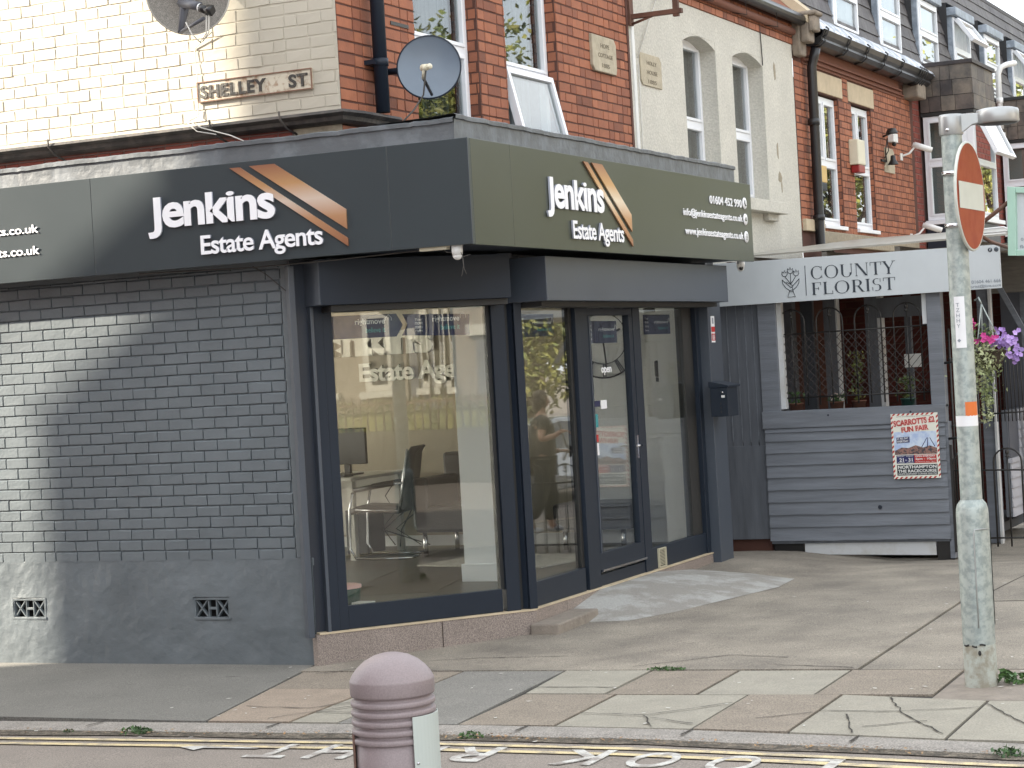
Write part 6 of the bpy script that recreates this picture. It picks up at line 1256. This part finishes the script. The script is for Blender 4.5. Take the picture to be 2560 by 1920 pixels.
rg = MB(); rg.add([(-8.5, 15.95, .206), (-7.2, 15.7, .206), (-7.0, 16.7, .206), (-8.3, 16.85, .206)], [(0, 1, 2, 3)]); so2 = rg.build('floor_rug', 'rug'); tag(so2, 'pale rug on the dark office floor', 'rug'); q_ = so2.modifiers.new('thick', 'SOLIDIFY'); q_.thickness = .01
tn = thing('green_tub', (-7.75, 13.40, .2), 'small dark green tub with pink lid on the floor inside the glass', 'tub'); m = MB(); m.lathe((-7.78, 13.40, 0), [(0, .2), (.13, .2), (.14, .33), (.14, .335)], 28); m.build('tub_body', 'green_tin', tn); MB().lathe((-7.78, 13.40, 0), [(.146, .325), (.146, .345), (.12, .352), (0, .352)], 28).build('lid', 'poster_pink', tn)
pp = MB(); pp.box(-7.62, -7.48, 13.25, 13.36, .201, .235); tag(pp.build('paper_stack', 'poster_white', None, .002), 'white papers on the floor beside the green tub', 'papers')
# ------------------------------------------------------------------ across the streets (they light, shade and mirror in the glass)
tb = thing('corner_building', (-14, -1, 0), 'stepped brick building across the side street that shades the shop', 'building')
m = MB(); m.box(-22.04, -19.8, -6, 4.5, -.3, 14.2); m.box(-19.8, -14.2, -6, 4.48, -.3, 10.9); m.box(-14.2, -6.0, -6, 4.46, -.3, 6.3); m.build('brick_mass', 'red_brick_dark', tb)
m = MB(Fr(0, 4.49, 0)); m.poly([(-23.83, -.3), (-22.05, -.3), (-22.05, 11.12), (-23.83, 9.90)], .0, 8); m.build('lean_to_wing', 'red_brick_dark', tb)
FT = Fr(0, 4.50, 180)
for iz in range(3):
    for ix in range(6):
        if 3.3+iz*3.2 > (6.0 if ix < 3 else 10.5): continue
        w_ = MB(FT); w_.box(7+ix*2.5, 8.2+ix*2.5, -.05, .03, 1.2+iz*3.2, 3.0+iz*3.2); o = w_.build('window', 'upvc', tb); MB(FT).box(7.08+ix*2.5, 8.12+ix*2.5, .03, .035, 1.28+iz*3.2, 2.92+iz*3.2).build('pane', 'dark_room', o)
XO = 13.0
def ohouse(y0_, y1_, m_, label, bay_, h=6.4):
    t = thing('street_house', (XO, (y0_+y1_)/2, 0), label, 'house', 'houses across the main street'); F = Fr(XO, 0, 90); F.n = Vector((-1, 0, 0))
    w = y1_-y0_; MB(F).box(y0_, y1_, -8, 0, -.5, h).build('wall', m_, t)
    r_ = MB(F); r_.add([(y0_, .3, h), (y1_, .3, h), (y1_, -4, h+2.8), (y0_, -4, h+2.8), (y0_, -8.3, h), (y1_, -8.3, h)], [(0, 1, 2, 3), (3, 2, 5, 4), (0, 3, 4), (1, 5, 2)]); r_.build('roof', 'slate', t)
    for (a, b, z0_, z1_) in ((.60, .72, 1.6, 2.9), (.84, .95, 1.6, 2.9), (.30, .45, 1.6, 2.9), (.15, .30, 4.1, 5.6), (.6, .76, 4.1, 5.6)):
        a, b = y0_+a*w, y0_+b*w; f = MB(F); k = .1; f.box(a, b, 0, .06, z0_, z0_+k); f.box(a, b, 0, .06, z1_-k, z1_); f.box(a, a+k, 0, .06, z0_+k, z1_-k); f.box(b-k, b, 0, .06, z0_+k, z1_-k); f.box(a+k, b-k, 0, .055, (z0_+z1_)/2-.04, (z0_+z1_)/2+.04); f.box(a-.1, b+.1, 0, .12, z0_-.12, z0_-.01)
        o = f.build('window', 'white_render', t); MB(F).box(a+k, b-k, .0, .03, z0_+k, z1_-k).build('pane', 'dark_room', o)
        if z0_ < 2 and not bay_:
            s_ = MB(F)
            for i in range(9): s_.box(a+k+.02, (a+b)/2-.02, .031, .045, z0_+k+.03+i*.07, z0_+k+.075+i*.07); s_.box((a+b)/2+.02, b-k-.02, .031, .045, z0_+k+.03+i*.07, z0_+k+.075+i*.07)
            s_.build('shutters', 'blind_white', o)
    d = MB(F); d.box(y0_+.08*w, y0_+.2*w, 0, .05, .3, 2.4); d.build('door', 'plum_grey', t); MB(F).box(y0_+.05*w, y0_+.23*w, 0, .18, 2.42, 2.6).build('door_hood', 'white_render', t)
ohouse(2.0, 6.55, 'old_stone', 'cream painted house with shuttered windows across the street', 1); ohouse(6.56, 7.0, 'red_brick', 'narrow red brick slip between two pale houses across the street', 0) if False else None
ohouse(6.6, 7.35, 'plum_grey', 'narrow grey house front across the street', 0); ohouse(7.36, 7.6, 'red_brick', 'thin orange brick strip of wall between two houses across the street', 0) if False else None; ohouse(7.4, 12, 'old_stone', 'stone coloured house across the street, left of the cream one', 0); ohouse(12.1, 20, 'white_render', 'white rendered house across the street next to the orange brick one', 1)
ohouse(20.1, 29, 'red_brick', 'red brick house across the street facing the florist kiosk', 0); ohouse(29.1, 40, 'cream_paint', 'cream house behind the parked silver car across the street', 0, 7); ohouse(40.1, 56, 'red_brick', 'last red brick house far along the other side of the street', 0, 7.5)
m = MB(); m.box(11.4, 11.6, 0, 30, -.3, .95); tag(m.build('garden_wall', 'joint_dirt'), 'low brown garden wall under railings across the street', 'wall')
m = MB(); 
for i in range(230): y_ = .2+i*.13; m.tube([(11.5, y_, .95), (11.5, y_, 1.48), (11.5, y_, 1.53)], [.012, .012, .002], 4)
m.box(11.48, 11.52, 0, 30, 1.38, 1.41); tag(m.build('spiked_railing', 'rusty_iron'), 'rusty spiked iron railing on the low wall across the street', 'railing')
hg = MB(); rr = random.Random(9); leaves(hg, [(rr.uniform(11.7, 12.5), rr.uniform(2, 14), rr.uniform(.5, 1.45)) for _ in range(9000)], .05, rr); hg.box(11.8, 12.4, 2, 14, 0, 1.25)
o = hg.build('hedge', 'leaf_yellow'); tag(o, 'clipped olive hedge behind the spiked railing across the street', 'hedge')
m = MB(); m.box(8.2, 13, -5, 80, -.4, .04); struct(m.build('far_pavement', 'tarmac_brown'))
def tree_meshes(seed, H, cr):
    rr = random.Random(seed); tr = MB(); tips = []
    tr.tube([(0, 0, -.3), (.05, 0, H*.2), (-.04, .05, H*.42), (0, 0, H*.62)], [.24, .19, .15, .08], 10)
    for i in range(14):
        z = H*rr.uniform(.26, .60); a = rr.uniform(0, 6.28); l_ = cr*rr.uniform(.6, 1); e = Vector((math.cos(a)*l_, math.sin(a)*l_, z+H*rr.uniform(.08, .32))); mid = Vector((e.x*.45, e.y*.45, z+(e.z-z)*.35))
        tr.tube([(0, 0, z), mid, e], [.07, .045, .012], 6); tips += [e, mid+(e-mid)*.6]
    lf = MB(); P_ = []
    for c in tips+[Vector((rr.gauss(0, cr*.4), rr.gauss(0, cr*.4), H*rr.uniform(.55, .92))) for _ in range(20)]:
        s_ = cr*rr.uniform(.16, .3)
        for _ in range(190): d = Vector((rr.gauss(0, 1), rr.gauss(0, 1), rr.gauss(0, .75))); P_.append(c+d*s_)
    leaves(lf, P_, .105, rr); return tr, lf
tr2, lf2 = tree_meshes(5, 5.0, 2.3)
tr, lf = tree_meshes(3, 9.5, 3.0); T0 = thing('street_tree', (0, 0, 0), 'street tree', 'tree', 'street trees'); tr.build('trunk', 'bark', T0); lf.build('crown', 'leaf_yellow', T0)
T9 = thing('small_tree', (4.9, 37.5, -.4), 'low bushy yellow green tree behind the parked silver car', 'tree', 'small bushy trees'); T9.location = (0, 0, 0); tr2.build('trunk', 'bark', T9); lf2.build('crown', 'leaf_yellow', T9); T9.location = (4.9, 37.5, -.4)
T8 = T9.copy(); COL.objects.link(T8); T8.location = (6.2, 47.5, -.4); T8.rotation_euler.z = 2; T8['label'] = 'low bushy yellow green tree farther along, beyond the cream house'
for c in list(T9.children): c2 = c.copy(); COL.objects.link(c2); c2.parent = T8
TL = [((9.3, 24), 'broad tree by the railings facing the kiosk', 1.0, 1.1), ((8.6, 41.5), 'taller tree beyond the parked car', 1.1, 2.4), ((9.0, 54), 'third street tree along the far pavement', 1.1, 3.9), ((6.0, 68), 'big tree near the end of the street', 1.35, .6), ((-1.5, 82), 'farthest tree closing the end of the street', 1.5, 5.0), ((3.5, 74), 'broad tree at the end of the street, left of the largest', 1.4, 2.0), ((11.0, 47), 'tree standing in the garden beyond the cream house', 1.2, .3)]
for i, (p, lab, sc, rz_) in enumerate(TL):
    if i == 0: t = T0
    else:
        t = T0.copy(); COL.objects.link(t)
        for c in list(T0.children): c2 = c.copy(); COL.objects.link(c2); c2.parent = t
    t.location = (p[0], p[1], 0 if p[0] > 5 else -.3); t.scale = (sc,)*3; t.rotation_euler.z = rz_; t['label'] = lab
# parked car
cx, cyy = 3.15, 33.4; zc = rz(3, 32)+.0
car = thing('parked_car', (cx, cyy, zc), 'silver hatchback parked along the far side of the main street', 'car')
prof = [(-2.1, .32), (-2.12, .62), (-2.0, .86), (-1.72, .98), (-1.05, 1.42), (-.5, 1.50), (.55, 1.48), (1.0, 1.30), (1.25, 1.02), (1.9, .88), (2.12, .70), (2.14, .35), (1.75, .25), (-1.7, .25)]
m = MB(); v = []
for wi, (dx, sc) in enumerate(((-.88, .96), (-.82, 1.0), (.82, 1.0), (.88, .96))):
    for (a, b) in prof: top = max(0, b-.95)*.32; v.append((cx+dx*(1-top), cyy+a*sc, zc+b))
k = len(prof); m.add(v, [(i*k+j, i*k+(j+1) % k, (i+1)*k+(j+1) % k, (i+1)*k+j) for i in range(3) for j in range(k)]+[tuple(range(k)), tuple(range(4*k-1, 3*k-1, -1))], raw=True); m.build('body', 'car_paint', car, .03)
for sx in (-1, 1):
    m = MB(); xx = lambda z: cx+sx*(.885*(1-max(0, z-.95)*.30)+.004)
    for g_ in ([(-1.45, .98), (-.98, 1.36), (-.42, 1.42), (-.42, .97)], [(-.36, .97), (-.36, 1.42), (.5, 1.40), (.85, 1.28), (1.08, 1.0)]): m.add([(xx(z), cyy+a, zc+z) for a, z in g_], [tuple(range(len(g_)))], raw=True)
    m.build('side_window', 'screen', car)
for e_, g_ in ((-1, [(-1.78, .99), (-1.10, 1.40)]), (1, [(1.27, 1.03), (1.02, 1.30)])):
    (a, z0_), (b, z1_) = g_; m = MB(); o_ = .02*e_; m.add([(cx-.72, cyy+a+o_, zc+z0_+.01), (cx+.72, cyy+a+o_, zc+z0_+.01), (cx+.6, cyy+b+o_, zc+z1_+.01), (cx-.6, cyy+b+o_, zc+z1_+.01)], [(0, 1, 2, 3)], raw=True); m.build('windscreen', 'screen', car)
for sx in (-1, 1):
    for a in (-1.32, 1.34):
        w0 = MB(); c_ = Vector((cx+sx*.80, cyy+a, zc+.32)); w0.lathe(c_, [(.2, -.09), (.30, -.10), (.32, -.06), (.32, .06), (.30, .10), (.2, .10)], 28, axis=Vector((sx, 0, 0))); wo = w0.build('wheel', 'rubber', car)
        m = MB(); m.lathe(c_, [(.2, .09), (.19, .07), (.06, .08), (0, .085)], 20, axis=Vector((sx, 0, 0)))
        for i in range(7): q = i*6.283/7; m.tube([c_+Vector((sx*.09, 0, 0)), c_+Vector((sx*.1, math.cos(q)*.2, math.sin(q)*.2))], .02, 5, raw=True)
        m.build('rim', 'chrome', wo)
for sx in (-1, 1): m = MB(); m.blob((cx+sx*.66, cyy-2.04, zc+.68), .16, .06, .08); m.build('headlight', 'headlamp', car)
m = MB(); m.box(cx-.5, cx+.5, cyy-2.16, cyy-2.10, zc+.36, zc+.5); m.build('grille', 'trim_black', car)
# person walking, mirrored in the left pane of the door front
PXY = (-1.85, 22.9); pz = ground(*PXY)
pe = thing('person', (PXY[0], PXY[1], pz), 'person in black clothes with a grey jacket, mirrored in the shop glass', 'person')
def skinned(name, V, E, Rr, mt, parent, sub=2):
    me = bpy.data.meshes.new(name); me.from_pydata(V, E, []); o = bpy.data.objects.new(name, me); COL.objects.link(o); me.materials.append(MATS[mt]); adopt(o, parent)
    s_ = o.modifiers.new('skin', 'SKIN'); s_.use_smooth_shade = True
    if not me.skin_vertices: pass
    for i, d in enumerate(me.skin_vertices[0].data): d.radius = (Rr[i], Rr[i]) if not isinstance(Rr[i], tuple) else Rr[i]; d.use_root = i == 0
    q = o.modifiers.new('sub', 'SUBSURF'); q.levels = sub; q.render_levels = sub
    return o
PS = Matrix.Translation((PXY[0], PXY[1], pz)) @ Matrix.Rotation(R(-28), 4, 'Z')   # local: faces -x towards the glass, slightly turned
B = lambda x, y, z: tuple(PS @ Vector((x, y, z)))
V = [B(0, 0, .92), B(0, 0, 1.08), B(-.02, 0, 1.25), B(0, 0, 1.37), B(-.01, 0, 1.46), B(-.03, 0, 1.57),
     B(0, .10, .88), B(-.10, .11, .50), B(-.06, .11, .08), B(-.18, .12, .035), B(0, -.10, .88), B(.04, -.10, .50), B(.22, -.10, .13), B(.12, -.10, .04),
     B(-.0, .17, 1.35), B(.0, .24, 1.12), B(-.16, .22, .98), B(-.24, .18, .98), B(0, -.17, 1.35), B(.03, -.25, 1.14), B(-.16, -.18, 1.18), B(-.23, -.13, 1.22)]
E_ = [(0, 1), (1, 2), (2, 3), (3, 4), (4, 5), (0, 6), (6, 7), (7, 8), (8, 9), (0, 10), (10, 11), (11, 12), (12, 13), (3, 14), (14, 15), (15, 16), (16, 17), (3, 18), (18, 19), (19, 20), (20, 21)]
RR = [(.15, .12), (.135, .10), (.155, .11), (.12, .085), .052, .055, .095, .062, .043, .04, .095, .062, .043, .04, .062, .045, .034, .03, .062, .045, .034, .03]
skinned('body', V, E_, RR, 'skin', pe)
hd = MB(); hc = PS @ Vector((-.03, 0, 1.60)); hd.blob(hc, .078, .07, .108, 20, 14)
for dy in (-1, 1): p_ = PS @ Vector((-.03, dy*.072, 1.60)); hd.blob(p_, .014, .01, .026, 8, 6)
p_ = PS @ Vector((-.108, 0, 1.585)); hd.blob(p_, .018, .014, .024, 8, 6); hd.build('head', 'skin', pe)
m = MB()
for dy in (-.03, .03): m.blob(PS @ Vector((-.098, dy, 1.612)), .009, .012, .007, 8, 5)
m.build('eyes', 'trim_black', pe); m = MB(); m.blob(PS @ Vector((-.098, 0, 1.548)), .008, .024, .006, 8, 5); m.build('mouth', 'poster_red', pe)
m = MB(); rr = random.Random(2)
m.blob(PS @ Vector((.0, 0, 1.645)), .094, .090, .092, 18, 10); m.blob(PS @ Vector((.03, 0, 1.57)), .075, .085, .10, 16, 8)
for i in range(60): a = rr.uniform(.6, 5.7); m.tube([PS @ Vector((-.02-math.cos(a)*.07, math.sin(a)*.08, 1.68)), PS @ Vector((-.0-math.cos(a)*.085, math.sin(a)*.095, 1.60)), PS @ Vector((.0-math.cos(a)*.08, math.sin(a)*.09, 1.53+rr.uniform(-.03, .03)))], [.008, .009, .003], 5, raw=True)
m.build('hair', 'hair', pe)
V = [B(0, 0, .80), B(0, 0, 1.06), B(-.02, 0, 1.24), B(0, 0, 1.385), B(0, .185, 1.355), B(.0, .225, 1.22), B(0, -.185, 1.355), B(.015, -.225, 1.22)]
skinned('black_top', V, [(0, 1), (1, 2), (2, 3), (3, 4), (4, 5), (3, 6), (6, 7)], [(.21, .17), (.185, .15), (.18, .13), (.10, .08), .075, .07, .075, .07], 'black_cloth', pe)
V = [B(0, 0, .90), B(0, .10, .84), B(-.08, .11, .5), B(-.05, .11, .13), B(0, -.10, .84), B(.05, -.10, .5), B(.19, -.10, .18)]
skinned('trousers', V, [(0, 1), (1, 2), (2, 3), (0, 4), (4, 5), (5, 6)], [(.17, .14), .125, .105, .09, .125, .105, .09], 'black_cloth', pe)
V = [B(.02, .26, 1.25), B(.03, .30, 1.05), B(.0, .26, .85), B(.03, .24, .62)]
skinned('grey_jacket', V, [(0, 1), (1, 2), (2, 3)], [.10, .15, .17, .09], 'grey_cloth', pe)
for dy, a, z in ((.115, -.10, .045), (-.10, .16, .05)): m = MB(); m.blob(PS @ Vector((a, dy, z)), .135, .048, .045, 14, 8); m.build('shoe', 'shoe', pe)
for dy, hx, hz, sg in ((.18, -.26, .98, 1), (-.12, -.25, 1.225, -1)):       # hands with fingers and thumb
    V = [B(hx+.03, dy, hz), B(hx-.03, dy, hz)]; Ed = [(0, 1)]; Rd = [.022, .03]
    for f in range(4): b0 = len(V); V += [B(hx-.055, dy+(f-1.5)*.016, hz+.004), B(hx-.085-.006*(1-abs(f-1.5)), dy+(f-1.5)*.018, hz-.012), B(hx-.09, dy+(f-1.5)*.018, hz-.04)]; Ed += [(1, b0), (b0, b0+1), (b0+1, b0+2)]; Rd += [.010, .008, .007]
    b0 = len(V); V += [B(hx-.0, dy-sg*.03, hz), B(hx-.035, dy-sg*.045, hz-.01)]; Ed += [(0, b0), (b0, b0+1)]; Rd += [.010, .008]
    skinned('hand', V, Ed, Rd, 'skin', pe, 1)
ph_ = MB(); c_ = PS @ Vector((-.34, .18, .97)); ph_.box(c_.x-.006, c_.x+.006, c_.y-.035, c_.y+.035, c_.z-.07, c_.z+.07); tag(ph_.build('phone', 'screen', None, .004), 'black phone held low in the walking person\'s hand', 'phone')
